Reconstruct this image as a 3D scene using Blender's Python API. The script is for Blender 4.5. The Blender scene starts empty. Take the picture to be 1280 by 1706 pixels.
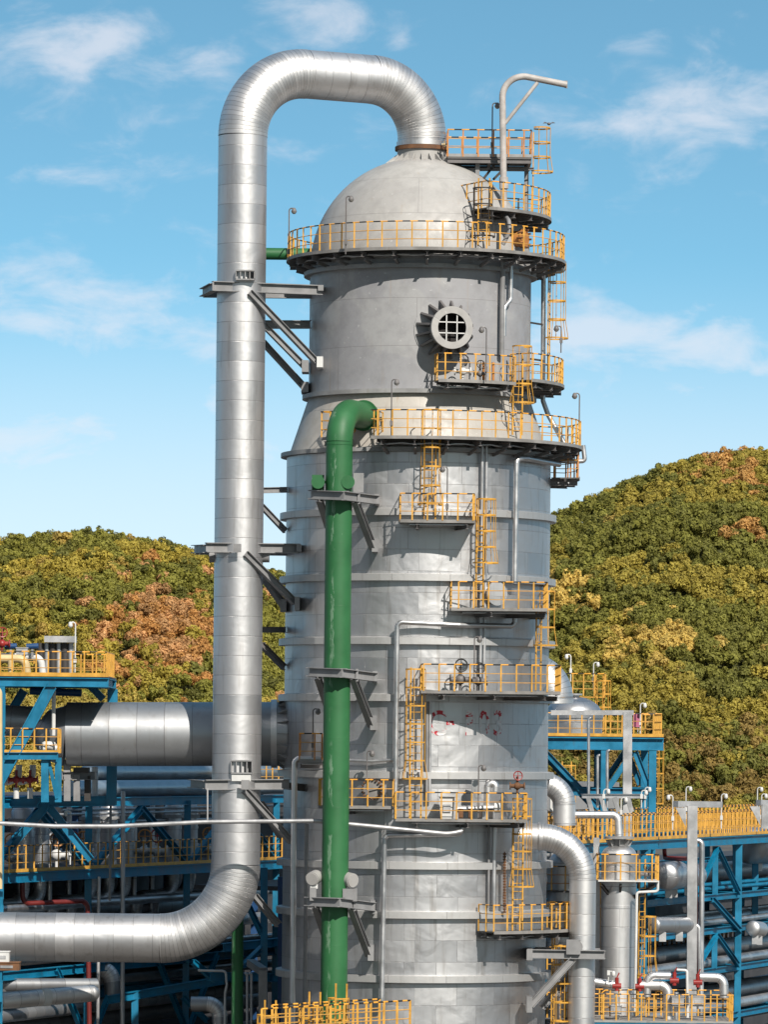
import bpy, bmesh, math, random
import numpy as np
from math import sin, cos, radians, pi, asin, sqrt
from mathutils import Vector, Matrix

random.seed(7)
SC = bpy.context.scene
COL = SC.collection

# ------------------------------------------------------------------ camera
F, D, ZC, HY, ROLL = 8000.0, 200.0, 22.0, 1240.0, 0.010
cam = bpy.data.cameras.new('camera')
cam.sensor_fit = 'HORIZONTAL'
cam.sensor_width = 36.0
cam.lens = 36.0 * F / 1280.0
cam.shift_y = (HY - 853.0) / 1280.0
cam.clip_start = 1.0
cam.clip_end = 20000.0
camo = bpy.data.objects.new('camera', cam)
COL.objects.link(camo)
camo.matrix_world = Matrix.Translation((0, -D, ZC)) @ Matrix.Rotation(radians(90), 4, 'X') @ Matrix.Rotation(ROLL, 4, 'Z')
SC.camera = camo

# ------------------------------------------------------------------ light
SUN_EL, SUN_AZ = radians(38), radians(24)      # azimuth to the right of straight behind the camera
sun = bpy.data.lights.new('sun', 'SUN')
sun.energy = 4.7
sun.angle = radians(0.5)
sun.color = (1.0, 0.94, 0.85)
suno = bpy.data.objects.new('sun', sun)
COL.objects.link(suno)
sd = Vector((sin(SUN_AZ) * cos(SUN_EL), -cos(SUN_AZ) * cos(SUN_EL), sin(SUN_EL)))
suno.rotation_euler = sd.to_track_quat('Z', 'Y').to_euler()
suno.location = (60, -150, 160)

SC.view_settings.view_transform = 'Standard'
SC.view_settings.look = 'None'
SC.view_settings.exposure = 0.25
SC.view_settings.gamma = 1.0
SC.cycles.max_bounces = 6
SC.cycles.transparent_max_bounces = 8

world = bpy.data.worlds.new("World")
SC.world = world
world.use_nodes = True
W = world.node_tree
W.nodes.clear()


class NT:
    """tiny node-tree writer"""
    def __init__(s, nt):
        s.nt = nt

    def n(s, typ, **kw):
        nd = s.nt.nodes.new(typ)
        for k, v in kw.items():
            setattr(nd, k, v)
        return nd

    def put(s, sock, val):
        if isinstance(val, bpy.types.NodeSocket):
            s.nt.links.new(val, sock)
        elif val is not None:
            sock.default_value = val

    def math(s, op, a, b=None, c=None, clamp=False):
        nd = s.n('ShaderNodeMath', operation=op, use_clamp=clamp)
        for i, v in enumerate((a, b, c)):
            if v is not None:
                s.put(nd.inputs[i], v)
        return nd.outputs[0]

    def mix(s, fac, a, b, mode='MIX'):
        nd = s.n('ShaderNodeMix', data_type='RGBA', blend_type=mode)
        s.put(nd.inputs[0], fac)
        s.put(nd.inputs[6], a if isinstance(a, bpy.types.NodeSocket) else (*a, 1) if len(a) == 3 else a)
        s.put(nd.inputs[7], b if isinstance(b, bpy.types.NodeSocket) else (*b, 1) if len(b) == 3 else b)
        return nd.outputs[2]

    def noise(s, vec, scale, detail=3.0, rough=0.55, dist=0.0):
        nd = s.n('ShaderNodeTexNoise')
        if vec is not None:
            s.put(nd.inputs['Vector'], vec)
        nd.inputs['Scale'].default_value = scale
        nd.inputs['Detail'].default_value = detail
        nd.inputs['Roughness'].default_value = rough
        nd.inputs['Distortion'].default_value = dist
        return nd.outputs['Fac']

    def ramp(s, v, lo, hi, a=0.0, b=1.0, smooth=True):
        nd = s.n('ShaderNodeMapRange', interpolation_type='SMOOTHSTEP' if smooth else 'LINEAR')
        s.put(nd.inputs['Value'], v)
        nd.inputs['From Min'].default_value = lo
        nd.inputs['From Max'].default_value = hi
        nd.inputs['To Min'].default_value = a
        nd.inputs['To Max'].default_value = b
        return nd.outputs['Result']

    def scale(s, vec, sc):
        nd = s.n('ShaderNodeMapping')
        s.put(nd.inputs['Vector'], vec)
        nd.inputs['Scale'].default_value = sc
        return nd.outputs[0]


def world_sky():
    t = NT(W)
    out = t.n('ShaderNodeOutputWorld')
    bg = t.n('ShaderNodeBackground')
    tc = t.n('ShaderNodeTexCoord')
    sep = t.n('ShaderNodeSeparateXYZ')
    t.put(sep.inputs[0], tc.outputs['Generated'])
    # look a little higher up the dome: deep blue over a pale horizon
    comb = t.n('ShaderNodeCombineXYZ')
    t.put(comb.inputs[0], sep.outputs[0])
    t.put(comb.inputs[1], sep.outputs[1])
    t.put(comb.inputs[2], t.math('MULTIPLY_ADD', sep.outputs[2], 2.6, 0.06))
    nrm = t.n('ShaderNodeVectorMath', operation='NORMALIZE')
    t.put(nrm.inputs[0], comb.outputs[0])
    sky = t.n('ShaderNodeTexSky', sky_type='NISHITA')
    sky.sun_disc = False
    sky.sun_elevation = SUN_EL
    sky.sun_rotation = pi - SUN_AZ
    sky.air_density = 1.0
    sky.dust_density = 0.9
    sky.ozone_density = 1.6
    t.put(sky.inputs[0], nrm.outputs[0])
    # a pale veil towards the horizon
    # clouds: noise in azimuth / elevation, denser in a few places of the sky
    ay = t.math('MAXIMUM', t.math('ABSOLUTE', sep.outputs[1]), 0.05)
    az = t.math('DIVIDE', sep.outputs[0], ay)
    el = t.math('DIVIDE', sep.outputs[2], ay)
    cv = t.n('ShaderNodeCombineXYZ')
    t.put(cv.inputs[0], az)
    t.put(cv.inputs[1], t.math('MULTIPLY', el, 1.9))
    t.put(cv.inputs[2], sep.outputs[1])
    n1 = t.noise(cv.outputs[0], 46.0, 8.0, 0.58, 0.35)
    n2 = t.noise(cv.outputs[0], 9.0, 4.0, 0.5, 0.2)

    def blob(px, py, wx, wy, amt):
        a0, e0 = (px - 640) / F, (HY - py) / F
        dx = t.math('DIVIDE', t.math('SUBTRACT', az, a0), wx / F)
        dy = t.math('DIVIDE', t.math('SUBTRACT', el, e0), wy / F)
        r2 = t.math('ADD', t.math('MULTIPLY', dx, dx), t.math('MULTIPLY', dy, dy))
        g = t.math('POWER', 2.718, t.math('MULTIPLY', r2, -1.0))
        return t.math('MULTIPLY', g, amt)
    tot = None
    for b in ((130, 90, 190, 75, .44), (380, 95, 80, 22, .26), (520, 40, 75, 40, .34), (655, 60, 22, 22, .33), (1060, 70, 60, 35, .28),
              (1120, 180, 190, 65, .42), (860, 160, 120, 60, .22), (85, 295, 90, 28, .38), (480, 255, 70, 28, .34), (610, 255, 50, 48, .33),
              (60, 510, 260, 60, .46), (330, 600, 200, 70, .30), (1120, 560, 260, 62, .52), (940, 520, 90, 60, .22),
              (60, 760, 420, 95, .55), (1000, 640, 300, 60, .24), (350, 285, 50, 14, .26)):
        g = blob(*b)
        tot = g if tot is None else t.math('ADD', tot, g)
    # elsewhere in the sky (outside the photographed part) scattered clouds too
    far = t.ramp(n2, .5, .72, 0, .4)
    away = t.ramp(t.math('ABSOLUTE', az), .10, .2, 0, 1)
    tot = t.math('ADD', tot, t.math('MULTIPLY', far, away))
    dens = t.math('ADD', t.math('MULTIPLY_ADD', n1, 1.7, -1.07), tot)
    dens = t.ramp(dens, -.14, .50, 0, .62)
    dens = t.math('MAXIMUM', dens, t.ramp(el, .035, .105, .60, 0))
    # added unseen cloud bank behind the camera, keeps metal reflections neutral and dim
    added_cloud = t.math('MULTIPLY', t.ramp(sep.outputs[1], -.25, .35, 1, 0), t.ramp(n2, .2, .7, .55, .95))
    dens = t.math('MAXIMUM', dens, added_cloud)
    skyc = t.mix(1.0, sky.outputs[0], (0.72, 1.08, 0.98), 'MULTIPLY')
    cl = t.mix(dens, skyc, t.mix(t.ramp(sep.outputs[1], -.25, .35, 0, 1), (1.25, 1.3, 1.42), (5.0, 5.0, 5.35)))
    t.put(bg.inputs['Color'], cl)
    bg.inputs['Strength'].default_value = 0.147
    t.put(out.inputs[0], bg.outputs[0])


world_sky()

# ------------------------------------------------------------------ geometry helpers
def P(px, py, Y=0.0):
    """the place in the yard that the camera sees at photo pixel (px, py) on the plane Y metres behind the column axis"""
    dx, dy = px - 640.0, py - HY
    d = D + Y
    return Vector(((dx + ROLL * dy) * d / F, Y, ZC - (dy - ROLL * dx) * d / F))


XC = 1.33                      # column axis


def cyl(R, th, z):
    return Vector((XC + R * sin(th), -R * cos(th), z))


def oc(px, py, R):
    """(angle, z) of the point on the column's cylinder of radius R seen at (px, py)"""
    th = 0.0
    for _ in range(8):
        p = P(px, py, -R * cos(th))
        th = asin(max(-1.0, min(1.0, (p.x - XC) / R)))
    return th, p.z


def zf(py, R=5.5):
    """height of the column's front line seen at py"""
    return P(695, py, -R).z


Z = Vector((0, 0, 1))


class MB:
    def __init__(s):
        s.v, s.f, s.uv = [], [], []

    def face(s, idx, uv=None):
        s.f.append(tuple(idx))
        s.uv.append(uv)

    def add(s, vs):
        b = len(s.v)
        s.v.extend(Vector(x) for x in vs)
        return b

    def box(s, c, size, rot=None):
        c = Vector(c)
        hx, hy, hz = size[0] / 2, size[1] / 2, size[2] / 2
        vs = [Vector((x, y, z)) for z in (-hz, hz) for y in (-hy, hy) for x in (-hx, hx)]
        if rot is not None:
            vs = [rot @ v for v in vs]
        b = s.add([c + v for v in vs])
        for q in ((0, 2, 3, 1), (4, 5, 7, 6), (0, 1, 5, 4), (2, 6, 7, 3), (0, 4, 6, 2), (1, 3, 7, 5)):
            s.face([b + i for i in q])
        return s

    def prof(s, p0, p1, poly, up=Z):
        """extrude a 2-D outline (side, up) from p0 to p1"""
        p0, p1 = Vector(p0), Vector(p1)
        d = (p1 - p0).normalized()
        side = d.cross(up)
        if side.length < 1e-4:
            side = d.cross(Vector((0, 1, 0)))
        side.normalize()
        u = side.cross(d).normalized()
        n = len(poly)
        b = s.add([p0 + side * a + u * c for a, c in poly] + [p1 + side * a + u * c for a, c in poly])
        for i in range(n):
            j = (i + 1) % n
            s.face((b + i, b + j, b + n + j, b + n + i))
        s.face([b + i for i in range(n)][::-1])
        s.face([b + n + i for i in range(n)])
        return s

    def bar(s, p0, p1, w, h=None, up=Z):
        h = w if h is None else h
        return s.prof(p0, p1, [(-w / 2, -h / 2), (w / 2, -h / 2), (w / 2, h / 2), (-w / 2, h / 2)], up)

    def ibeam(s, p0, p1, h, w=None, tf=None, tw=None, up=Z):
        w = w or h * .8
        tf = tf or max(.02, h * .09)
        tw = tw or max(.015, h * .07)
        a, b, c, d = w / 2, h / 2, tw / 2, h / 2 - tf
        return s.prof(p0, p1, [(-a, -b), (a, -b), (a, -d), (c, -d), (c, d), (a, d), (a, b), (-a, b), (-a, d), (-c, d), (-c, -d), (-a, -d)], up)

    def tube(s, pts, r, n=10, cap=True, closed=False, v0=0.0, up=None):
        pts = [Vector(p) for p in pts]
        m = len(pts)
        rs = r if isinstance(r, (list, tuple)) else [r] * m
        tang = []
        for i in range(m):
            a = pts[i - 1] if (i > 0 or closed) else pts[i]
            c = pts[(i + 1) % m] if (i < m - 1 or closed) else pts[i]
            tang.append((c - a).normalized())
        ref = Vector(up) if up is not None else Vector((0, 1, 0))
        if abs(tang[0].dot(ref)) > .95:
            ref = Vector((0, 0, 1)) if up is None else Vector((1, 0, 0))
        nrm = (ref - tang[0] * ref.dot(tang[0])).normalized()
        base = len(s.v)
        lens = [v0]
        for i in range(m):
            if i:
                lens.append(lens[-1] + (pts[i] - pts[i - 1]).length)
                ax = tang[i - 1].cross(tang[i])
                if ax.length > 1e-7:
                    nrm = Matrix.Rotation(tang[i - 1].angle(tang[i]), 3, ax.normalized()) @ nrm
            bn = tang[i].cross(nrm)
            for k in range(n):
                a = 2 * pi * k / n
                s.v.append(pts[i] + (nrm * cos(a) + bn * sin(a)) * rs[i])
        R = max(rs)
        for i in range(m if closed else m - 1):
            j = (i + 1) % m
            lj = lens[i + 1] if i + 1 < m else lens[i] + (pts[0] - pts[i]).length
            for k in range(n):
                l = (k + 1) % n
                u0, u1 = 2 * pi * R * k / n, 2 * pi * R * (k + 1) / n
                s.face((base + i * n + k, base + i * n + l, base + j * n + l, base + j * n + k),
                       ((u0, lens[i]), (u1, lens[i]), (u1, lj), (u0, lj)))
        if cap and not closed:
            s.face([base + k for k in range(n)][::-1])
            s.face([base + (m - 1) * n + k for k in range(n)])
        return s

    def lathe(s, prof, n=48, c=(0, 0, 0), a0=0.0, a1=2 * pi, mat=None, closed_prof=False, capends=False, ur=None):
        """revolve (r, z) about +Z at c; angle 0 looks to -Y, grows towards +X; mat turns the whole"""
        c = Vector(c)
        full = abs(a1 - a0 - 2 * pi) < 1e-6
        cols = n if full else n + 1
        m = len(prof)
        base = len(s.v)
        for k in range(cols):
            a = a0 + (a1 - a0) * k / n
            for r, z in prof:
                v = Vector((r * sin(a), -r * cos(a), z))
                s.v.append(c + (mat @ v if mat is not None else v))
        ls = [0.0]
        for i in range(1, m):
            ls.append(ls[-1] + sqrt((prof[i][0] - prof[i - 1][0]) ** 2 + (prof[i][1] - prof[i - 1][1]) ** 2))
        R = ur or max(r for r, z in prof)
        rng = range(m) if closed_prof else range(m - 1)
        for k in range(n):
            k2 = (k + 1) % cols
            u0, u1 = R * (a0 + (a1 - a0) * k / n), R * (a0 + (a1 - a0) * (k + 1) / n)
            for i in rng:
                j = (i + 1) % m
                lj = ls[j] if j else ls[i]
                s.face((base + k * m + i, base + k2 * m + i, base + k2 * m + j, base + k * m + j),
                       ((u0, ls[i]), (u1, ls[i]), (u1, lj), (u0, lj)))
        if capends and not full and closed_prof:
            s.face([base + i for i in range(m)])
            s.face([base + n * m + i for i in range(m)][::-1])
        return s

    def disc(s, c, axis, r, t=.03, n=24):
        c, axis = Vector(c), Vector(axis).normalized()
        return s.tube([c - axis * t / 2, c + axis * t / 2], r, n)

    def plate(s, poly, thick):
        """a flat polygon given thickness along its normal"""
        poly = [Vector(p) for p in poly]
        nrm = (poly[1] - poly[0]).cross(poly[2] - poly[0]).normalized() * thick / 2
        n = len(poly)
        b = s.add([p - nrm for p in poly] + [p + nrm for p in poly])
        s.face([b + i for i in range(n)][::-1])
        s.face([b + n + i for i in range(n)])
        for i in range(n):
            j = (i + 1) % n
            s.face((b + i, b + j, b + n + j, b + n + i))
        return s

    def ball(s, c, r, n=12, m=8, sz=1.0):
        prof = [(max(1e-4, r * sin(pi * i / m)), -r * sz * cos(pi * i / m)) for i in range(m + 1)]
        return s.lathe(prof, n, c)

    def mesh(s, name, off, mat, angle=50):
        me = bpy.data.meshes.new(name)
        me.from_pydata([tuple(v - off) for v in s.v], [], s.f)
        uvl = me.uv_layers.new(name='UVMap')
        flat = np.zeros((len(me.loops), 2), dtype=np.float32)
        i = 0
        for f, uv in zip(s.f, s.uv):
            k = len(f)
            if uv is not None:
                flat[i:i + k] = uv
            else:
                for q in range(k):
                    v = s.v[f[q]]
                    flat[i + q] = (v.x + v.y, v.z)
            i += k
        uvl.data.foreach_set('uv', flat.ravel())
        me.polygons.foreach_set('use_smooth', [True] * len(me.polygons))
        me.validate()
        me.set_sharp_from_angle(angle=radians(angle))
        me.materials.append(M[mat])
        return me


OFF = {}
M = {}


def thing(name, label, cat, loc=(0, 0, 0), group=None):
    o = bpy.data.objects.new(name, None)
    o.empty_display_size = .3
    o.location = loc
    COL.objects.link(o)
    o['label'] = label
    o['category'] = cat
    o['kind'] = 'thing'
    if group:
        o['group'] = group
    OFF[o.name] = Vector(loc)
    return o


def part(mb, name, mat, parent, label=None, angle=50):
    off = OFF[parent.name]
    o = bpy.data.objects.new(name, mb.mesh(name, off, mat, angle))
    COL.objects.link(o)
    o.parent = parent
    OFF[o.name] = off
    if label:
        o['label'] = label
    return o


def single(mb, name, mat, label, cat, group=None, kind=None, angle=50):
    n = len(mb.v)
    off = Vector((sum(v.x for v in mb.v) / n, sum(v.y for v in mb.v) / n, min(v.z for v in mb.v)))
    o = bpy.data.objects.new(name, mb.mesh(name, off, mat, angle))
    o.location = off
    COL.objects.link(o)
    OFF[o.name] = off
    if label:
        o['label'] = label
    if cat:
        o['category'] = cat
    if group:
        o['group'] = group
    o['kind'] = kind or 'thing'
    return o


def place(name, mesh, parent, loc, rz=0.0):
    """one more copy of a shared part mesh"""
    o = bpy.data.objects.new(name, mesh)
    COL.objects.link(o)
    o.parent = parent
    o.location = Vector(loc) - OFF[parent.name]
    o.rotation_euler = (0, 0, rz)
    return o


def fillet(pts, rb, n=12):
    """split a bent centre line into straight and curved pieces: [('s'|'e', [points])]"""
    pts = [Vector(p) for p in pts]
    out = []
    cur = pts[0]
    for i in range(1, len(pts) - 1):
        a, b, c = pts[i - 1], pts[i], pts[i + 1]
        d0, d1 = (b - a).normalized(), (c - b).normalized()
        ang = d0.angle(d1)
        if ang < 1e-3:
            continue
        r = rb[i - 1] if isinstance(rb, (list, tuple)) else rb
        t = min(r * math.tan(ang / 2), (b - cur).length * .98, (c - b).length * .98)
        r = t / math.tan(ang / 2)
        s0, s1 = b - d0 * t, b + d1 * t
        cen = s0 + (d1 - d0 * d0.dot(d1)).normalized() * r
        ax = d0.cross(d1).normalized()
        arc = [cen + Matrix.Rotation(ang * k / n, 3, ax) @ (s0 - cen) for k in range(n + 1)]
        out.append(('s', [cur, s0]))
        out.append(('e', arc))
        cur = s1
    out.append(('s', [cur, pts[-1]]))
    return out


def pipe_line(pts, r, rb, n=10, seg=8):
    """one continuous tube with rounded bends"""
    line = []
    for k, p in fillet(pts, rb, seg):
        for q in p:
            if not line or (q - line[-1]).length > 1e-4:
                line.append(q)
    return MB().tube(line, r, n)


def pipe(name, label, pts, r, rb, mat='pipe_clad', emat='elbow_clad', n=32, cat='pipe', group=None, seg=14):
    """a big clad pipe: runs and elbows are parts"""
    t = thing(name, label, cat, min((Vector(p) for p in pts), key=lambda p: p.z), group)
    acc = 0.0
    for k, p in fillet(pts, rb, seg):
        ln = sum((p[i + 1] - p[i]).length for i in range(len(p) - 1))
        if ln < .02:
            continue
        if k == 's':
            part(MB().tube(p, r, n, v0=acc), 'pipe_run', mat, t)
        else:
            part(MB().tube(p, r * 1.012, n, v0=acc), 'elbow', emat, t)
        acc += ln
    return t


def thin_pipe(name, label, pts, r, rb=.25, mat='pipe_steel', cat='pipe', group=None, n=10):
    return single(pipe_line(pts, r, rb, n), name, mat, label, cat, group)
# ------------------------------------------------------------------ materials
def new_mat(name):
    m = bpy.data.materials.new(name)
    m.use_nodes = True
    m.node_tree.nodes.clear()
    t = NT(m.node_tree)
    out = t.n('ShaderNodeOutputMaterial')
    b = t.n('ShaderNodeBsdfPrincipled')
    t.put(out.inputs[0], b.outputs[0])
    M[name] = m
    return t, b


def objvec(t):
    return t.n('ShaderNodeTexCoord').outputs['Object']


def geo(t):
    return t.n('ShaderNodeNewGeometry').outputs['Position']


def paint(name, rgb, rough=.45, var=.25, dirt=(.12, .09, .06), dirt_amt=.35, scale=1.3, metallic=0.0, bump=.0):
    t, b = new_mat(name)
    g = geo(t)
    n1 = t.noise(g, scale, 5, .6)
    n2 = t.noise(t.scale(g, (3, 3, .5)), scale * 1.2, 4, .65)
    c = t.mix(t.ramp(n1, .3, .7), tuple(x * (1 - var) for x in rgb), tuple(min(1, x * (1 + var * .4)) for x in rgb))
    c = t.mix(t.ramp(n2, .56, .78, 0, dirt_amt), c, dirt)
    t.put(b.inputs['Base Color'], c)
    t.put(b.inputs['Roughness'], t.ramp(n1, .3, .7, rough - .08, rough + .12))
    b.inputs['Metallic'].default_value = metallic
    if bump:
        bp = t.n('ShaderNodeBump')
        bp.inputs['Strength'].default_value = bump
        bp.inputs['Distance'].default_value = .02
        t.put(bp.inputs['Height'], t.noise(g, scale * 6, 4))
        t.put(b.inputs['Normal'], bp.outputs[0])
    return t, b


def clad(name, bw, rh, c1, c2, rough=(.30, .46), metallic=.9, offset=.5, mortar=.012, seam=.35, wav=.35, wsc=1.1, seam_rgb=(.16, .15, .15), stain=.35):
    """sheet aluminium cladding: sheets of bw x rh metres with lapped seams, slightly buckled, weathered"""
    t, b = new_mat(name)
    uv = t.n('ShaderNodeTexCoord').outputs['UV']
    g = geo(t)
    br = t.n('ShaderNodeTexBrick', offset=offset, offset_frequency=2, squash=1.0)
    t.put(br.inputs['Vector'], uv)
    br.inputs['Color1'].default_value = (0, 0, 0, 1)
    br.inputs['Color2'].default_value = (1, 1, 1, 1)
    br.inputs['Mortar'].default_value = (.5, .5, .5, 1)
    br.inputs['Scale'].default_value = 1.0
    br.inputs['Mortar Size'].default_value = mortar
    br.inputs['Mortar Smooth'].default_value = .3
    br.inputs['Brick Width'].default_value = bw
    br.inputs['Row Height'].default_value = rh
    col = t.n('ShaderNodeSeparateColor')
    t.put(col.inputs[0], br.outputs['Color'])
    rnd = col.outputs[0]
    big = t.noise(g, .55, 5, .6)
    fine = t.noise(g, 5.0, 5, .65)
    streak = t.noise(t.scale(g, (2.2, 2.2, .22)), 1.6, 5, .6)
    c = t.mix(t.math('MULTIPLY_ADD', rnd, .55, t.math('MULTIPLY', big, .45)), c1, c2)
    c = t.mix(t.ramp(streak, .5, .78, 0, stain), c, (.22, .19, .16))
    c = t.mix(t.ramp(fine, .6, .8, 0, .25), c, (.75, .75, .76))
    c = t.mix(t.math('MULTIPLY', br.outputs['Fac'], seam), c, seam_rgb)
    t.put(b.inputs['Base Color'], c)
    b.inputs['Metallic'].default_value = metallic
    rr = t.math('ADD', t.math('MULTIPLY_ADD', rnd, .55 * (rough[1] - rough[0]), rough[0]), t.math('MULTIPLY', fine, .45 * (rough[1] - rough[0])))
    t.put(b.inputs['Roughness'], rr)
    # oil-canning and the step at each lap
    shift = t.n('ShaderNodeVectorMath', operation='ADD')
    t.put(shift.inputs[0], g)
    cm = t.n('ShaderNodeCombineXYZ')
    t.put(cm.inputs[2], t.math('MULTIPLY', rnd, 7.0))
    t.put(cm.inputs[0], t.math('MULTIPLY', rnd, 4.0))
    t.put(shift.inputs[1], cm.outputs[0])
    wave = t.noise(shift.outputs[0], wsc, 2.5, .5, .4)
    b1 = t.n('ShaderNodeBump')
    b1.inputs['Strength'].default_value = wav
    b1.inputs['Distance'].default_value = .12
    t.put(b1.inputs['Height'], wave)
    b2 = t.n('ShaderNodeBump')
    b2.inputs['Strength'].default_value = .5
    b2.inputs['Distance'].default_value = .02
    b2.invert = True
    t.put(b2.inputs['Height'], br.outputs['Fac'])
    t.put(b2.inputs['Normal'], b1.outputs[0])
    t.put(b.inputs['Normal'], b2.outputs[0])
    return t, b


def shell_paint(name, base, alt, stain=.5):
    """grey primer on welded plate: repainted patches, weld seams, rust runs"""
    t, b = new_mat(name)
    uv = t.n('ShaderNodeTexCoord').outputs['UV']
    g = geo(t)
    br = t.n('ShaderNodeTexBrick', offset=.5)
    t.put(br.inputs['Vector'], uv)
    br.inputs['Scale'].default_value = 1.0
    br.inputs['Brick Width'].default_value = 7.2
    br.inputs['Row Height'].default_value = 1.95
    br.inputs['Mortar Size'].default_value = .014
    br.inputs['Mortar Smooth'].default_value = .6
    big = t.noise(g, .33, 6, .55, .4)
    med = t.noise(g, 1.6, 6, .65)
    streak = t.noise(t.scale(g, (3.0, 3.0, .16)), 1.5, 5, .6)
    spot = t.noise(g, 7.0, 3, .5)
    c = t.mix(t.ramp(big, .47, .53), base, alt)
    c = t.mix(t.ramp(med, .38, .74, 0, .55), c, tuple(x * .70 for x in base))
    c = t.mix(t.ramp(streak, .58, .8, 0, stain), c, (.30, .22, .14))
    c = t.mix(t.ramp(spot, .68, .74, 0, .5), c, (.55, .55, .55))
    c = t.mix(t.math('MULTIPLY', br.outputs['Fac'], .6), c, (.16, .15, .15))
    t.put(b.inputs['Base Color'], c)
    t.put(b.inputs['Roughness'], t.ramp(med, .3, .7, .42, .62))
    bp = t.n('ShaderNodeBump')
    bp.inputs['Strength'].default_value = .35
    bp.inputs['Distance'].default_value = .03
    t.put(bp.inputs['Height'], t.math('ADD', t.noise(g, .9, 2), t.math('MULTIPLY', br.outputs['Fac'], .25)))
    t.put(b.inputs['Normal'], bp.outputs[0])


clad('column_clad', 1.75, .88, (.48, .48, .495), (.585, .585, .59), rough=(.42, .56), metallic=.95, wav=.5, wsc=.8, stain=.5)
clad('ring_clad', 2.6, 5.0, (.48, .48, .48), (.58, .57, .56), rough=(.5, .62), metallic=.7, wav=.15, mortar=.02)
clad('pipe_clad', 6.32, .80, (.54, .54, .555), (.77, .76, .765), rough=(.44, .55), metallic=.96, offset=.06, mortar=.013, seam=.42, wav=.22, wsc=.9)
clad('elbow_clad', 40.0, .152, (.58, .575, .58), (.74, .73, .73), rough=(.44, .54), metallic=.96, mortar=.010, seam=.45, wav=.15)
clad('duct_clad', 8.4, 1.15, (.33, .34, .36), (.45, .46, .47), rough=(.38, .52), metallic=.8, offset=.06, mortar=.016, seam=.6, wav=.15, wsc=.7)
clad('small_clad', 3.0, .85, (.60, .60, .61), (.80, .79, .785), rough=(.44, .56), metallic=.95, offset=.1, mortar=.014, seam=.5, wav=.1)
clad('vessel_clad', 1.2, .62, (.42, .42, .44), (.58, .58, .59), rough=(.32, .48), metallic=.9, mortar=.014, seam=.5, wav=.2)
shell_paint('shell_grey', (.31, .31, .325), (.35, .35, .355), .42)
shell_paint('dome_grey', (.37, .36, .35), (.41, .40, .385), .30)
shell_paint('cone_grey', (.44, .41, .37), (.40, .38, .35), .6)
paint('flange_grey', (.30, .30, .30), .55, .25, (.18, .13, .09), .5)
paint('steel_grey', (.24, .24, .245), .5, .2, (.15, .11, .08), .35)
paint('dark_steel', (.045, .04, .038), .6, .3, (.12, .07, .04), .4)
paint('grating', (.10, .095, .09), .6, .3, (.14, .09, .06), .5)
paint('edge_steel', (.25, .24, .23), .5, .3, (.16, .10, .06), .5)
paint('galvanized', (.50, .50, .51), .42, .2, (.25, .2, .16), .3, metallic=.6)
paint('pipe_steel', (.62, .62, .63), .40, .15, (.35, .3, .26), .3, metallic=.9)
paint('yellow_paint', (.64, .335, .05), .45, .28, (.26, .11, .035), .65, 2.0)
paint('yellow_rail', (.60, .32, .075), .45, .25, (.30, .14, .05), .5, 2.0)
paint('rusty_yellow', (.52, .22, .06), .5, .3, (.20, .09, .04), .6, 2.0)
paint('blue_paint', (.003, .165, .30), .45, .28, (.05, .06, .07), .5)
paint('sky_tinted_steel', (.36, .43, .49), .38, .2, (.15, .17, .2), .3, metallic=.75)  # blue in the base colour stands in for reflected sky
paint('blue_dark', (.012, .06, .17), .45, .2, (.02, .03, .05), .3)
paint('red_paint', (.30, .025, .022), .4, .25, (.12, .02, .02), .3)
paint('shaded_red', (.15, .016, .014), .5, .3, (.05, .015, .01), .4)  # red darkened in the colour to hold the shade over the left pipe
paint('white_paint', (.62, .62, .61), .42, .12, (.35, .3, .25), .25)
paint('pole_grey', (.16, .15, .15), .5, .2, (.1, .07, .05), .3)
paint('black_rubber', (.02, .02, .02), .5, .2)
paint('cream_pipe', (.62, .47, .25), .45, .2, (.3, .2, .1), .3)
paint('concrete', (.30, .28, .26), .85, .25, (.12, .1, .09), .5, .6, bump=.3)
paint('rack_shade', (.05, .05, .055), .7, .3, (.02, .02, .02), .4)  # near-black colour standing in for the shade inside the racks
paint('ground_earth', (.11, .10, .09), .95, .35, (.10, .09, .07), .6, .05, bump=.3)
paint('hill_soil', (.07, .075, .02), .95, .4, (.05, .05, .02), .6, .05)
paint('sign_pink', (.45, .13, .22), .5, .1)
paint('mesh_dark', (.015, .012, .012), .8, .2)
paint('rust', (.16, .075, .035), .8, .35, (.07, .03, .02), .5, 3.0)
paint('lamp_glass', (.25, .24, .22), .2, .1)
paint('crane_paint', (.46, .43, .41), .5, .25, (.38, .2, .12), .55, 1.8)


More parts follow.
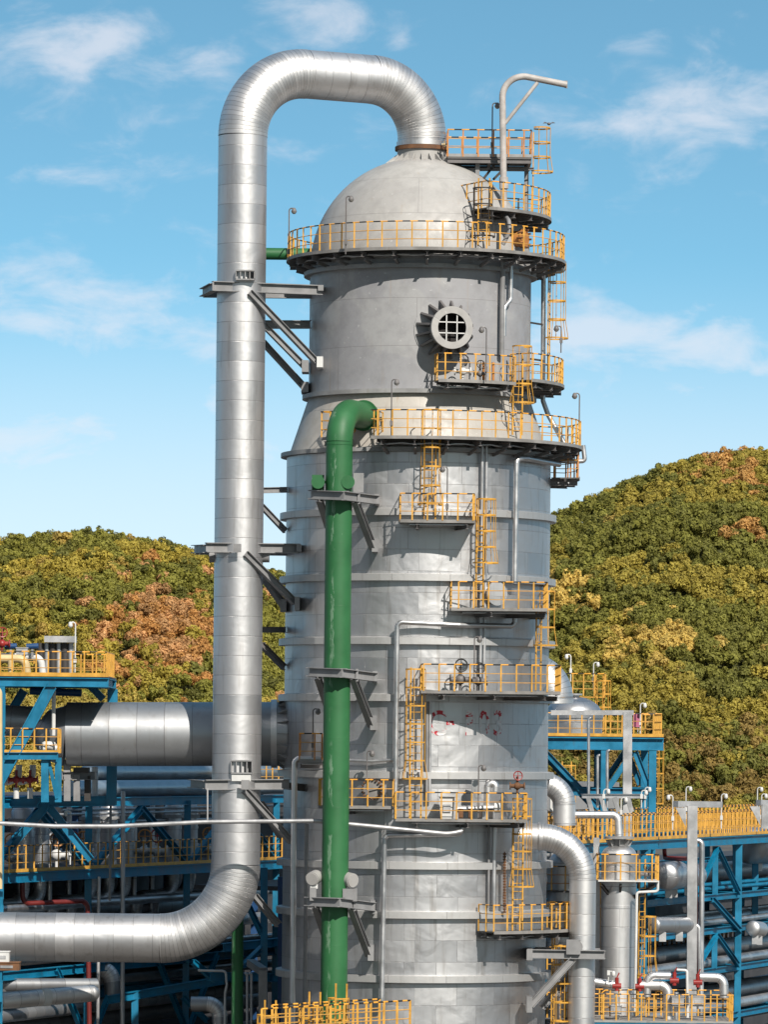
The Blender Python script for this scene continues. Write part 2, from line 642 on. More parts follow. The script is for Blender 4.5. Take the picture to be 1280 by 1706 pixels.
def green_paint():
    t, b = new_mat('green_paint')
    g = geo(t)
    n1 = t.noise(g, .7, 5, .6)
    c = t.mix(t.ramp(n1, .3, .7), (.017, .105, .033), (.024, .138, .046))
    s1 = t.noise(t.scale(g, (5.5, 5.5, 1.0)), 1.5, 7, .72, .6)
    s2 = t.noise(t.scale(g, (1.2, 1.2, .8)), .9, 3, .5)
    sep = t.n('ShaderNodeSeparateXYZ')
    t.put(sep.inputs[0], objvec(t))
    # one long line of flaking paint down the weather side
    near = t.ramp(t.math('ABSOLUTE', t.math('ADD', sep.outputs[0], .22)), .03, .17, 1, 0)
    fl = t.math('MULTIPLY', t.ramp(t.math('MULTIPLY_ADD', near, .19, s1), .68, .72, 0, 1), t.ramp(s2, .40, .52))
    c = t.mix(t.math('MULTIPLY', fl, .6), c, (.20, .31, .22))
    s3 = t.noise(t.scale(g, (6, 6, .25)), 1.5, 4, .6)
    c = t.mix(t.ramp(s3, .6, .8, 0, .3), c, (.10, .22, .10))
    t.put(b.inputs['Base Color'], c)
    t.put(b.inputs['Roughness'], t.ramp(n1, .3, .7, .48, .62))
    bp = t.n('ShaderNodeBump')
    bp.inputs['Strength'].default_value = .3
    bp.inputs['Distance'].default_value = .01
    t.put(bp.inputs['Height'], fl)
    t.put(b.inputs['Normal'], bp.outputs[0])


green_paint()


def striped():
    """hazard-banded handrail: black and yellow along its length"""
    t, b = new_mat('striped_rail')
    uv = t.n('ShaderNodeTexCoord').outputs['UV']
    sep = t.n('ShaderNodeSeparateXYZ')
    t.put(sep.inputs[0], uv)
    fr = t.math('FRACT', t.math('DIVIDE', sep.outputs[1], .62))
    k = t.math('GREATER_THAN', fr, .5)
    n = t.noise(geo(t), 3.0, 4)
    y = t.mix(t.ramp(n, .3, .7), (.72, .32, .03), (.85, .42, .06))
    t.put(b.inputs['Base Color'], t.mix(k, y, (.02, .018, .016)))
    b.inputs['Roughness'].default_value = .45


striped()


def red_letters():
    """flaking red lettering with pale primer left where the red is gone"""
    t, b = new_mat('worn_red')
    g = geo(t)
    n = t.noise(g, 1.5, 7, .68, .8)
    f = t.noise(g, 7.0, 5, .6)
    red = t.ramp(t.math('MULTIPLY_ADD', f, .18, n), .59, .625)
    c = t.mix(t.ramp(f, .4, .6), (.54, .54, .55), (.62, .60, .60))
    c = t.mix(red, c, (.42, .015, .03))
    t.put(b.inputs['Base Color'], c)
    t.put(b.inputs['Metallic'], t.math('MULTIPLY_ADD', red, -.55, .6))
    b.inputs['Roughness'].default_value = .5


red_letters()


def foliage():
    t, b = new_mat('foliage')
    nt = t.nt
    at = t.n('ShaderNodeAttribute', attribute_name='tint')
    t.put(b.inputs['Base Color'], at.outputs['Color'])
    b.inputs['Roughness'].default_value = .65
    b.inputs['Specular IOR Level'].default_value = .25
    tr = t.n('ShaderNodeBsdfTranslucent')
    t.put(tr.inputs[0], at.outputs['Color'])
    mx = t.n('ShaderNodeMixShader')
    mx.inputs[0].default_value = .32
    t.put(mx.inputs[1], b.outputs[0])
    t.put(mx.inputs[2], tr.outputs[0])
    out = [n for n in nt.nodes if n.type == 'OUTPUT_MATERIAL'][0]
    t.put(out.inputs[0], mx.outputs[0])


foliage()
# ------------------------------------------------------------------ ground, hills and their woods
single(MB().plate([(-9000, -700, -.05), (9000, -700, -.05), (9000, 14000, -.05), (-9000, 14000, -.05)], .1), 'ground', 'ground_earth', None, None, kind='structure')

RNG = np.random.default_rng(11)


def vnoise(x, y, s):
    """smooth value noise on numpy arrays"""
    def h(i, j):
        v = np.sin(i * 127.1 + j * 311.7 + s * 74.7) * 43758.5453
        return v - np.floor(v)
    i, j = np.floor(x), np.floor(y)
    fx, fy = x - i, y - j
    fx, fy = fx * fx * (3 - 2 * fx), fy * fy * (3 - 2 * fy)
    return (h(i, j) * (1 - fx) + h(i + 1, j) * fx) * (1 - fy) + (h(i, j + 1) * (1 - fx) + h(i + 1, j + 1) * fx) * fy


class Hill:
    def __init__(s, ridge, d0, d1, d2):
        s.px = np.array([p[0] for p in ridge], float)
        s.zr = np.array([P(p[0], p[1] + 40, d1 - D).z for p in ridge])
        s.d0, s.d1, s.d2 = d0, d1, d2

    def z(s, px, d):
        zr = np.interp(px, s.px, s.zr)
        t = np.clip((d - s.d0) / (s.d1 - s.d0), 0, 1)
        up = t * .78 + .22 * np.sin(t * pi / 2)
        b = np.clip((d - s.d1) / (s.d2 - s.d1), 0, 1)
        down = 1 - .35 * b * b * (3 - 2 * b)
        x = (px - 640) * d / F
        bump = (vnoise(x / 26, d / 34, 3) - .5) * 11 + (vnoise(x / 9, d / 11, 5) - .5) * 3
        return zr * up * down + bump * np.sin(np.clip(t, .0, 1) * pi) ** .6

    def terrain(s, a, b):
        pxs = np.arange(a, b + 1, 14.0)
        ds = np.concatenate([np.arange(s.d0, s.d1, 8.0), np.arange(s.d1, s.d2 + 1, 16.0)])
        m = MB()
        for d in ds:
            zz = s.z(pxs, np.full_like(pxs, d))
            for q, zv in zip(pxs, zz):
                m.v.append(Vector(((q - 640) * d / F, d - D, float(zv) - .3)))
        n = len(pxs)
        for i in range(len(ds) - 1):
            for j in range(n - 1):
                m.face((i * n + j, i * n + j + 1, (i + 1) * n + j + 1, (i + 1) * n + j))
        return single(m, 'hill', 'hill_soil', None, None, kind='structure')


def crown_protos(n_proto, tris):
    out = []
    for k in range(n_proto):
        nl = RNG.integers(7, 13)
        lc = RNG.normal(0, 1, (nl, 3))
        lc /= np.linalg.norm(lc, axis=1)[:, None]
        lc *= RNG.uniform(.25, .75, (nl, 1))
        lc[:, 2] = lc[:, 2] * .65 + .1
        lr = RNG.uniform(.28, .50, nl)
        which = RNG.integers(0, nl, tris)
        nr = RNG.normal(0, 1, (tris, 3))
        nr[:, 2] += .35
        nr /= np.linalg.norm(nr, axis=1)[:, None]
        c = lc[which] + nr * lr[which][:, None] * RNG.uniform(.72, 1.08, (tris, 1))
        # leaf spray: a triangle roughly facing outwards
        tn = nr + RNG.normal(0, .34, (tris, 3))
        tn /= np.linalg.norm(tn, axis=1)[:, None]
        a = np.cross(tn, RNG.normal(0, 1, (tris, 3)))
        a /= np.linalg.norm(a, axis=1)[:, None]
        bb = np.cross(tn, a)
        sz = RNG.uniform(.075, .145, (tris, 1))
        v = np.stack([c + a * sz, c - a * sz * .6 + bb * sz * .9, c - a * sz * .6 - bb * sz * .9], axis=1)
        lobe_t = RNG.uniform(.78, 1.22, nl)[which]
        shade = lobe_t * RNG.uniform(.88, 1.12, tris)
        out.append((v, shade))
    return out


PROTO = crown_protos(14, 640)


def wood(hill, a, b, step, palette, label, cat='woodland'):
    vs, cs = [], []
    d = hill.d0
    row = 0
    while d < hill.d1 + 30:
        x0, x1 = (a - 640) * d / F, (b - 640) * d / F
        xs = np.arange(x0, x1, step) + (row % 2) * step / 2
        xs = xs + RNG.uniform(-.42, .42, len(xs)) * step
        dd = d + RNG.uniform(-.42, .42, len(xs)) * step
        px = xs * F / dd + 640
        zz = hill.z(px, dd)
        for x, y, z, q in zip(xs, dd, zz, px):
            v, sh = PROTO[RNG.integers(0, len(PROTO))]
            an = RNG.uniform(0, 2 * pi)
            r = step * RNG.uniform(.56, .98)
            hgt = r * RNG.uniform(.85, 1.35)
            ca, sa = cos(an), sin(an)
            rx = v[..., 0] * ca - v[..., 1] * sa
            ry = v[..., 0] * sa + v[..., 1] * ca
            w = np.stack([rx * r + x, ry * r + y - D, v[..., 2] * hgt + z + 2.2 + hgt * .55], axis=-1)
            vs.append(w.reshape(-1, 3))
            py = HY - (z - ZC) * F / y
            base = palette(x, y, q, py)
            col = np.repeat((base[None, :] * sh[:, None]), 3, axis=0)
            cs.append(col)
        d += step * .80
        row += 1
    V = np.concatenate(vs).astype(np.float32)
    Cc = np.concatenate(cs).astype(np.float32)
    n = len(V)
    me = bpy.data.meshes.new('woodland')
    me.vertices.add(n)
    me.vertices.foreach_set('co', V.ravel())
    me.loops.add(n)
    me.loops.foreach_set('vertex_index', np.arange(n, dtype=np.int32))
    me.polygons.add(n // 3)
    me.polygons.foreach_set('loop_start', np.arange(0, n, 3, dtype=np.int32))
    me.update(calc_edges=True)
    at = me.attributes.new('tint', 'FLOAT_COLOR', 'POINT')
    at.data.foreach_set('color', np.concatenate([np.clip(Cc, 0, 1), np.ones((n, 1), np.float32)], axis=1).astype(np.float32).ravel())
    me.materials.append(M['foliage'])
    o = bpy.data.objects.new('woodland', me)
    COL.objects.link(o)
    o['label'] = label
    o['category'] = cat
    o['kind'] = 'stuff'
    return o


GREEN = np.array((.100, .096, .020))
OLIVE = np.array((.155, .125, .024))
DARKG = np.array((.064, .064, .016))
YELL = np.array((.235, .17, .045))
RUST = np.array((.20, .105, .036))
TAN = np.array((.25, .145, .068))


def pal_left(x, y, px, py):
    n = float(vnoise(np.array(x / 14), np.array(y / 20), 9))
    r = RNG.uniform()
    c = OLIVE if n > .5 else GREEN
    if r < .18:
        c = DARKG
    elif r < .21:
        c = YELL * .7
    # the browned patch low on the slope, and the reddish ridge
    k = math.exp(-(((px - 270) / 95) ** 2 + ((py - 1085) / 75) ** 2))
    if RNG.uniform() < k * 1.15:
        c = TAN * RNG.uniform(.7, 1.05) if RNG.uniform() < .6 else RUST
    elif py < 925 and RNG.uniform() < .6:
        c = RUST * .8 + OLIVE * .2
    elif py > 1200:
        c = YELL * .5 + GREEN * .5
    return c * RNG.uniform(2.4, 3.0) * np.array((1, .98, .9))


def pal_right(x, y, px, py):
    n = float(vnoise(np.array(x / 16), np.array(y / 22), 4))
    r = RNG.uniform()
    c = OLIVE * .9 if n > .52 else GREEN * .85
    if r < .25:
        c = DARKG * .5 + GREEN * .4
    elif r < .255:
        c = YELL * .65
    for cx, cy, wx, wy in ((1100, 1088, 62, 34), (935, 1010, 30, 22), (1190, 770, 60, 22), (1240, 815, 30, 20), (1260, 910, 30, 16)):
        if RNG.uniform() < 1.1 * math.exp(-(((px - cx) / wx) ** 2 + ((py - cy) / wy) ** 2)):
            c = YELL if cy > 950 else RUST * .8 + YELL * .2
    if py > 1225 and r > .5:
        c = RUST * .35 + DARKG * .6
    return c * RNG.uniform(2.35, 3.0)


hill_l = Hill([(-260, 905), (0, 893), (60, 884), (150, 881), (200, 888), (300, 904), (360, 922), (440, 945), (560, 985), (700, 1040), (860, 1120)], 1180.0, 1370.0, 1560.0)
hill_r = Hill([(460, 1010), (600, 960), (760, 905), (880, 865), (918, 852), (950, 841), (1000, 815), (1050, 793), (1100, 775), (1160, 752), (1210, 744), (1280, 741), (1420, 744), (1560, 770)], 1260.0, 1520.0, 1750.0)
hill_l.terrain(-500, 860)
hill_r.terrain(460, 1700)
wood(hill_l, -260, 640, 3.7, pal_left, 'wooded hillside in olive and rust autumn colours behind the tall silver pipe')
wood(hill_r, 740, 1540, 4.1, pal_right, 'dark green wooded hillside rising above the long yellow railed walkway')
# ------------------------------------------------------------------ the vacuum column
R1, R2 = 4.61, 5.5
col_t = thing('distillation_tower', 'huge silver and grey distillation tower with a domed head and banded cladding', 'tower', (XC, 0, 0))
AX = (XC, 0, 0)
z_dome = P(700, 449, 0).z
z_ring_a = P(700, 461, 0).z        # under the dome
z_ring_b = P(697, 665, 0).z        # foot of the upper shell
z_ring_c = P(696, 762, 0).z        # top of the clad part
# dome
prof = [(R1 * cos(a), z_dome + R1 * sin(a) * 1.0) for a in [radians(90 * i / 22) for i in range(23)]]
prof[-1] = (.001, prof[-1][1])
part(MB().lathe(prof, 96, AX), 'dome', 'dome_grey', col_t)
# upper shell and cone
part(MB().lathe([(R1, z_ring_b - .1), (R1, z_dome)], 96, AX), 'upper_shell', 'shell_grey', col_t)
part(MB().lathe([(R2 - .05, z_ring_c - .1), (R1, z_ring_b)], 96, AX), 'cone_section', 'cone_grey', col_t)


def ring(z, r_in, r_out, h, mat, name='stiffening_ring'):
    return part(MB().lathe([(r_in, z - h / 2), (r_out, z - h / 2), (r_out, z + h / 2), (r_in, z + h / 2)], 96, AX, closed_prof=True), name, mat, col_t)


ring(z_ring_a, R1 - .02, 4.86, .17, 'flange_grey')
ring(z_ring_b, R1 - .02, 4.88, .17, 'flange_grey')
ring(z_ring_c, R2 - .08, 5.75, .17, 'flange_grey')
# clad shell between the lapped rings
CL = [zf(p, 5.76) for p in (858, 967, 1073, 1168, 1297, 1448, 1530, 1637)]
zs = [z_ring_c - .1] + CL + [0.0]
part(MB().lathe([(R2, 0.0), (R2, z_ring_c - .1)], 128, AX), 'clad_shell', 'column_clad', col_t)
for z in CL:
    part(MB().lathe([(R2 - .02, z), (5.76, z), (5.76, z + .27), (R2 - .02, z + .31)], 96, AX, closed_prof=True), 'cladding_ring', 'ring_clad', col_t)

# big side nozzle with gussets and a barred mouth
th_n, z_n = oc(742, 550, R1)
axn = Vector((sin(th_n), -cos(th_n), 0))
sdn = Vector((cos(th_n), sin(th_n), 0))
cn = cyl(R1, th_n, z_n)
RM = axn.to_track_quat('Z', 'Y').to_matrix()
noz = part(MB().lathe([(.70, -.25), (.70, 1.18)], 48, cn, mat=RM), 'side_nozzle', 'dome_grey', col_t)
part(MB().lathe([(.585, 1.06), (.86, 1.06), (.86, 1.24), (.585, 1.24)], 48, cn, mat=RM, closed_prof=True), 'nozzle_flange', 'dome_grey', noz)
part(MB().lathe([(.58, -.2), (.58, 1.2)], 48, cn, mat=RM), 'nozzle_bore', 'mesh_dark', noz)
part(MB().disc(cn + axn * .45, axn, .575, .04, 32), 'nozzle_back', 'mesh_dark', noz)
# reinforcing pad follows the shell
pad = MB()
pr, n = 1.27, 40
ringv = []
for rr in (0.7, pr):
    for k in range(n):
        a = 2 * pi * k / n
        th = th_n + rr * cos(a) / R1
        ringv.append(cyl(R1 + .035, th, z_n + rr * sin(a)))
b0 = pad.add(ringv)
ringo = pad.add([cyl(R1 - .03, th_n + pr * cos(2 * pi * k / n) / R1, z_n + pr * sin(2 * pi * k / n)) for k in range(n)])
for k in range(n):
    l = (k + 1) % n
    pad.face((b0 + k, b0 + l, b0 + n + l, b0 + n + k))
    pad.face((b0 + n + k, b0 + n + l, ringo + l, ringo + k))
part(pad, 'reinforcing_pad', 'shell_grey', noz)
for k in range(16):
    a = 2 * pi * (k + .5) / 16
    dr = sdn * cos(a) + Z * sin(a)
    sag = (1.22 * cos(a)) ** 2 / (2 * R1)
    p = [cn + dr * .69 - axn * .05, cn + dr * 1.22 - axn * (sag + .02), cn + dr * 1.22 - axn * (sag - .06), cn + dr * .80 + axn * .9, cn + dr * .69 + axn * .9]
    part(MB().plate(p, .085), 'gusset', 'pole_grey', noz)
gr = MB()
for o_ in (-.22, .22):
    for u, w in ((sdn, Z), (Z, sdn)):
        L = sqrt(.585 ** 2 - o_ ** 2)
        gr.bar(cn + axn * 1.16 + w * o_ - u * L, cn + axn * 1.16 + w * o_ + u * L, .045, .04, axn)
part(gr, 'mouth_grid', 'white_paint', noz)

# head nozzle under the overhead line, with its skirt of gussets
zt = z_dome + R1
ztop = P(702, 246, 0).z
hn = part(MB().lathe([(1.06, zt - .5), (1.02, ztop - .22), (1.02, ztop - .02)], 48, AX), 'head_nozzle', 'dome_grey', col_t)
for k in range(22):
    a = 2 * pi * k / 22
    dr = Vector((sin(a), -cos(a), 0))
    c0 = Vector((XC, 0, 0))
    zz = z_dome + sqrt(R1 ** 2 - 1.5 ** 2)
    part(MB().plate([c0 + dr * 1.02 + Z * (zz - .05), c0 + dr * 1.55 + Z * (zz - .08), c0 + dr * 1.5 + Z * (zz + .03), c0 + dr * 1.06 + Z * (ztop - .35)], .04), 'gusset', 'dome_grey', hn)
part(MB().lathe([(1.0, ztop - .16), (1.12, ztop - .16), (1.12, ztop), (1.0, ztop)], 48, AX, closed_prof=True), 'nozzle_flange', 'rust', hn)


# worn red tag number painted on the cladding
def letter(ch, px, py, hpx, wpx):
    cu = bpy.data.curves.new('glyph', 'FONT')
    cu.body = ch
    cu.size = 1.0
    cu.offset = .015
    ob = bpy.data.objects.new('glyph', cu)
    COL.objects.link(ob)
    dg = bpy.context.evaluated_depsgraph_get()
    me = bpy.data.meshes.new_from_object(ob.evaluated_get(dg))
    bpy.data.objects.remove(ob)
    bpy.data.curves.remove(cu)
    bm = bmesh.new()
    bm.from_mesh(me)
    bpy.data.meshes.remove(me)
    xs = [v.co.x for v in bm.verts]
    ys = [v.co.y for v in bm.verts]
    m = MB()
    th0, zc = oc(px, py, R2)
    sx, sy = wpx / 41.1 / (max(xs) - min(xs)), hpx / 41.1 / (max(ys) - min(ys))
    mx, my = (max(xs) + min(xs)) / 2, (max(ys) + min(ys)) / 2
    bm.verts.index_update()
    for v in bm.verts:
        m.v.append(cyl(R2 + .012, th0 + (v.co.x - mx) * sx / R2, zc + (v.co.y - my) * sy))
    for f in bm.faces:
        m.face([v.index for v in f.verts])
    bm.free()
    return part(m, 'painted_letter', 'worn_red', col_t)


for a in (('C', 729, 1204, 42, 31), ('-', 755, 1204, 7, 23), ('1', 782, 1204, 42, 13), ('0', 807, 1204, 43, 20), ('3', 830, 1204, 43, 18)):
    letter(*a)
# ------------------------------------------------------------------ the great overhead line
YB = -3.4
pN = Vector((XC, 0, ztop))
xb = P(399, 800, YB).x
z_low = P(300, 1563, YB).z
ptop_l = P(515, 121, YB)
zt_l = ptop_l.z
ztop_r = P(640, 129, -1.0).z
path = [P(-330, 1556, YB), Vector((xb, YB, z_low)), Vector((xb, YB, zt_l + .1)), Vector((XC, 0, ztop_r - .12)), pN - Vector((0, 0, .03))]
BIG = pipe('overhead_pipe', 'thick silver clad pipe arching from the dome down to the lower left', path, 1.0, [3.05, 2.75, 2.35], n=56, seg=24)
part(MB().lathe([(.98, ztop + .02), (1.06, ztop + .02), (1.06, ztop + .2), (.98, ztop + .2)], 48, (XC, 0, 0), closed_prof=True), 'end_band', 'small_clad', BIG)

# green transfer line
YG = -7.4
thg, zg = oc(608, 694, 5.05)
pg0 = cyl(4.7, thg, zg + .02)
pg1 = Vector((P(564, 900, YG).x, YG, zg + .02))
GREEN_P = thing('green_pipe', 'tall green painted pipe with flaking paint standing before the tower', 'pipe', (pg1.x, YG, 0))
acc = 0
for k, p in fillet([pg0, pg1, Vector((pg1.x, YG, 0))], 1.25, 16):
    nm = 'elbow' if k == 'e' else 'pipe_run'
    part(MB().tube(p, .535, 36), nm, 'green_paint', GREEN_P)
dg_ = (pg1 - pg0).normalized()
part(MB().disc(pg0 + dg_ * .62, dg_, .63, .05, 32), 'wall_collar', 'green_paint', GREEN_P)
part(MB().lathe([(.545, P(564, 742, YG).z), (.548, P(564, 742, YG).z + .02)], 36, (pg1.x, YG, 0)), 'weld_band', 'green_paint', GREEN_P)

for py in (905, 1010, 1230, 1345, 1420, 1575, 1640):
    zq_ = P(560, py, YG).z
    part(MB().lathe([(.536, zq_), (.541, zq_ + .012), (.536, zq_ + .024)], 36, (pg1.x, YG, 0)), 'weld_band', 'green_paint', GREEN_P)

# horizontal duct into the left flank of the column
pd = P(470, 1222, 0)
DUCT = thing('transfer_duct', 'broad dull silver duct entering the left side of the tower', 'duct', P(95, 1275, 0))
part(MB().tube([P(470, 1222, 0) + Vector((.9, 0, 0)), P(112, 1223, 0)], 1.33, 48, up=(0, 0, 1)), 'duct_run', 'duct_clad', DUCT)
part(MB().tube([P(112, 1223, 0), P(88, 1220, 0), P(66, 1204, 0)], [1.33, 1.18, .66], 48), 'reducer', 'duct_clad', DUCT)
part(MB().tube([P(66, 1204, 0), P(-60, 1196, 0)], .66, 32), 'duct_run', 'duct_clad', DUCT)
part(MB().tube([P(452, 1222, 0), P(462, 1222, 0)], 1.42, 48), 'end_flange', 'small_clad', DUCT)
for k in range(18):
    a = 2 * pi * k / 18
    c0 = P(463, 1222, 0)
    dr = Vector((0, cos(a), sin(a)))
    part(MB().plate([c0 + dr * 1.33, c0 + dr * 1.62 + Vector((.45, 0, 0)), c0 + dr * 1.33 + Vector((.5, 0, 0))], .04), 'gusset', 'flange_grey', DUCT)
# ------------------------------------------------------------------ builders for rails, platforms, ladders, lamps, supports
def _post_mesh(h, w, mat, nm):
    m = MB()
    m.prof((0, 0, 0), (0, 0, h), [(-w / 2, -w / 2), (w / 2, -w / 2), (w / 2, w / 2), (-w / 2, w / 2)], up=Vector((0, 1, 0)))
    return m.mesh(nm, Vector((0, 0, 0)), mat)


_POST = {}


def resample(pts, step, closed=False):
    pts = [Vector(p) for p in pts]
    if closed:
        pts = pts + [pts[0]]
    ls = [0.0]
    for i in range(1, len(pts)):
        ls.append(ls[-1] + (pts[i] - pts[i - 1]).length)
    n = max(1, round(ls[-1] / step))
    out = []
    for k in range(n if closed else n + 1):
        s = ls[-1] * k / n
        i = 1
        while i < len(ls) - 1 and ls[i] < s:
            i += 1
        f = (s - ls[i - 1]) / max(1e-9, ls[i] - ls[i - 1])
        out.append(pts[i - 1].lerp(pts[i], f))
    return out


def railing(t, pts, h=1.08, step=.62, closed=False, mat='yellow_paint', top='striped_rail', rail='yellow_rail', toe=None, w=.06, n_mid=2, rr=.022, posts=True):
    pts = [Vector(p) for p in pts]
    up = Z * h
    part(MB().tube([p + up for p in pts], rr * 1.25, 6, closed=closed), 'top_rail', top, t)
    for k in range(n_mid):
        part(MB().tube([p + Z * h * (k + 1) / (n_mid + 1) for p in pts], rr * .8, 5, closed=closed), 'mid_rail', rail, t)
    if toe:
        m = MB()
        q = pts + ([pts[0]] if closed else [])
        for a, b in zip(q[:-1], q[1:]):
            m.bar(a + Z * .06, b + Z * .06, .018, .13)
        part(m, 'toe_board', toe, t)
    if posts:
        key = (h, w, mat)
        if key not in _POST:
            _POST[key] = _post_mesh(h, w, mat, 'post')
        for p in resample(pts, step, closed):
            place('post', _POST[key], t, p)


def arc_pts(R, a0, a1, z, n=None):
    n = n or max(2, int(abs(a1 - a0) * R / .5))
    return [cyl(R, a0 + (a1 - a0) * k / n, z) for k in range(n + 1)]


def arc_platform(label, R0, R1, a0, a1, zd, rcol, brackets=None, ends=(True, True), step=.62, closed=False, mat='yellow_paint', drop=.9):
    a0, a1 = radians(a0), radians(a1)
    t = thing('platform', label, 'platform', cyl((R0 + R1) / 2, (a0 + a1) / 2, zd - .2))
    n = max(6, int(abs(a1 - a0) * R1 / .4))
    part(MB().lathe([(R0, zd - .05), (R1, zd - .05), (R1, zd), (R0, zd)], n, AX, a0, a1, closed_prof=True, capends=True), 'deck', 'grating', t)
    part(MB().lathe([(R1 + .003, zd - .09), (R1 + .02, zd - .09), (R1 + .02, zd + .04), (R1 + .003, zd + .04)], n, AX, a0, a1, closed_prof=True, capends=True), 'edge_beam', 'edge_steel', t)
    part(MB().lathe([((R0 + R1) / 2 - .05, zd - .17), ((R0 + R1) / 2 + .05, zd - .17), ((R0 + R1) / 2 + .05, zd - .055), ((R0 + R1) / 2 - .05, zd - .055)], n, AX, a0, a1, closed_prof=True, capends=True), 'joist', 'dark_steel', t)
    for rr, dz in ((.25, .20), (.62, .24)):
        w = [cyl(R0 + (R1 - R0) * rr, a0 + (a1 - a0) * k / n, zd - dz - .03 * sin(k * 1.9 + rr * 9)) for k in range(n + 1)]
        part(MB().tube(w, .03, 5), 'conduit', 'galvanized', t)
    pts = arc_pts(R1 - .05, a0, a1, zd)
    if closed:
        pts = arc_pts(R1 - .05, a0, a1, zd)[:-1]
    else:
        if ends[0]:
            pts = [cyl(R0 + .1, a0, zd)] + pts
        if ends[1]:
            pts = pts + [cyl(R0 + .1, a1, zd)]
    railing(t, pts, step=step, closed=closed, mat=mat)
    nb = brackets or max(3, int(abs(a1 - a0) * R1 / 1.25))
    for k in range(nb):
        a = a0 + (a1 - a0) * (k + .3) / (nb - .4) if not closed else a0 + (a1 - a0) * k / nb
        m = MB()
        m.ibeam(cyl(rcol, a, zd - .22), cyl(R1 - .08, a, zd - .22), .2, .14)
        if drop:
            m.bar(cyl(rcol, a, zd - .3 - drop), cyl(R1 - .35, a, zd - .38), .10, .12)
        part(m, 'bracket', 'pole_grey', t)
    return t


def poly_platform(label, front, zd, rcol, rail=None, step=.62, mat='yellow_paint', nb=4, drop=1.0, back=None):
    """front: outline of the deck away from the shell, left to right; the shell closes it"""
    front = [Vector((p[0], p[1], zd)) for p in front]

    def on_shell(p):
        v = Vector((p.x - XC, p.y))
        a = math.atan2(v.x, -v.y)
        return a
    aL, aR = on_shell(front[0]), on_shell(front[-1])
    inner = [cyl(rcol + .06, aR + (aL - aR) * k / 8, zd) for k in range(9)] if back is None else [Vector((p[0], p[1], zd)) for p in back]
    c = sum(front, Vector()) / len(front)
    t = thing('platform', label, 'platform', (c.x, c.y, zd - .2))
    part(MB().plate([p - Z * .025 for p in front + inner], .05), 'deck', 'grating', t)
    m = MB()
    for a, b in zip(front[:-1], front[1:]):
        m.bar(a - Z * .03, b - Z * .03, .025, .13)
    part(m, 'edge_beam', 'edge_steel', t)
    railing(t, rail or front, step=step, mat=mat)
    ins = [p.lerp(c, .25) - Z * .16 for p in front]
    part(MB().tube(ins, .035, 6), 'conduit', 'galvanized', t)
    # brackets from the shell
    pts = resample(front, 9.0 / max(1, nb) if False else max(.4, sum((front[i + 1] - front[i]).length for i in range(len(front) - 1)) / max(1, nb)))
    for p in pts:
        a = on_shell(p)
        s = cyl(rcol, a, zd - .24) if back is None else min(inner, key=lambda q: (q - p).length) - Z * .24
        e = p - Z * .24
        if (e - s).length < .35:
            continue
        b = MB()
        b.ibeam(s, e.lerp(s, .04), .18, .12)
        if drop:
            b.bar(s - Z * drop, e.lerp(s, .22) - Z * .08, .09, .10)
        part(b, 'bracket', 'pole_grey', t)
    return t


_RUNG = {}


def ladder(label, base, ztop, th, cage=None, w=.46, mat='yellow_paint', r=.40, cmat=None, flare=True, rail_up=1.0, hoop_step=.72):
    """vertical ladder at base, climbed from the th side; cage = (z0, z1)"""
    base = Vector(base)
    out = Vector((sin(th), -cos(th), 0))
    sd_ = Vector((cos(th), sin(th), 0))
    t = thing('caged_ladder' if cage else 'ladder', label, 'ladder', base)
    cmat = cmat or mat
    H = ztop - base.z
    for s in (-1, 1):
        part(MB().bar(base + sd_ * s * w / 2, base + sd_ * s * w / 2 + Z * (H + rail_up), .06, .045, out), 'stringer', mat, t)
    key = (w, mat)
    if key not in _RUNG:
        _RUNG[key] = MB().tube([(-w / 2, 0, 0), (w / 2, 0, 0)], .018, 5).mesh('rung', Vector((0, 0, 0)), mat)
    for k in range(1, int(H / .33) + 1):
        place('rung', _RUNG[key], t, base + Z * .33 * k, th)
    if cage:
        z0, z1 = cage
        cen = base + out * .30
        nh = max(2, round((z1 - z0) / hoop_step) + 1)
        for k in range(nh):
            z = z0 + (z1 - z0) * k / (nh - 1)
            rr = r * (1.3 if (k == 0 and flare) else 1.0)
            pts = []
            for q in range(15):
                a = radians(-136 + 272 * q / 14)
                p = cen + out * cos(a) * rr + sd_ * sin(a) * rr
                pts.append(Vector((p.x, p.y, z)))
            m = MB()
            for a, b in zip(pts[:-1], pts[1:]):
                m.bar(a, b, .012, .06)
            part(m, 'cage_hoop', cmat, t)
        for a in (-100, -50, 0, 50, 100):
            d = out * cos(radians(a)) + sd_ * sin(radians(a))
            pts = [cen + d * r]
            pts = [Vector((pts[0].x, pts[0].y, z1)), Vector((pts[0].x, pts[0].y, z0 + hoop_step * (1 if flare else 0)))]
            if flare:
                q = cen + d * r * 1.3
                pts.append(Vector((q.x, q.y, z0)))
            part(MB().tube(pts, .015, 4), 'cage_bar', cmat, t)
    return t


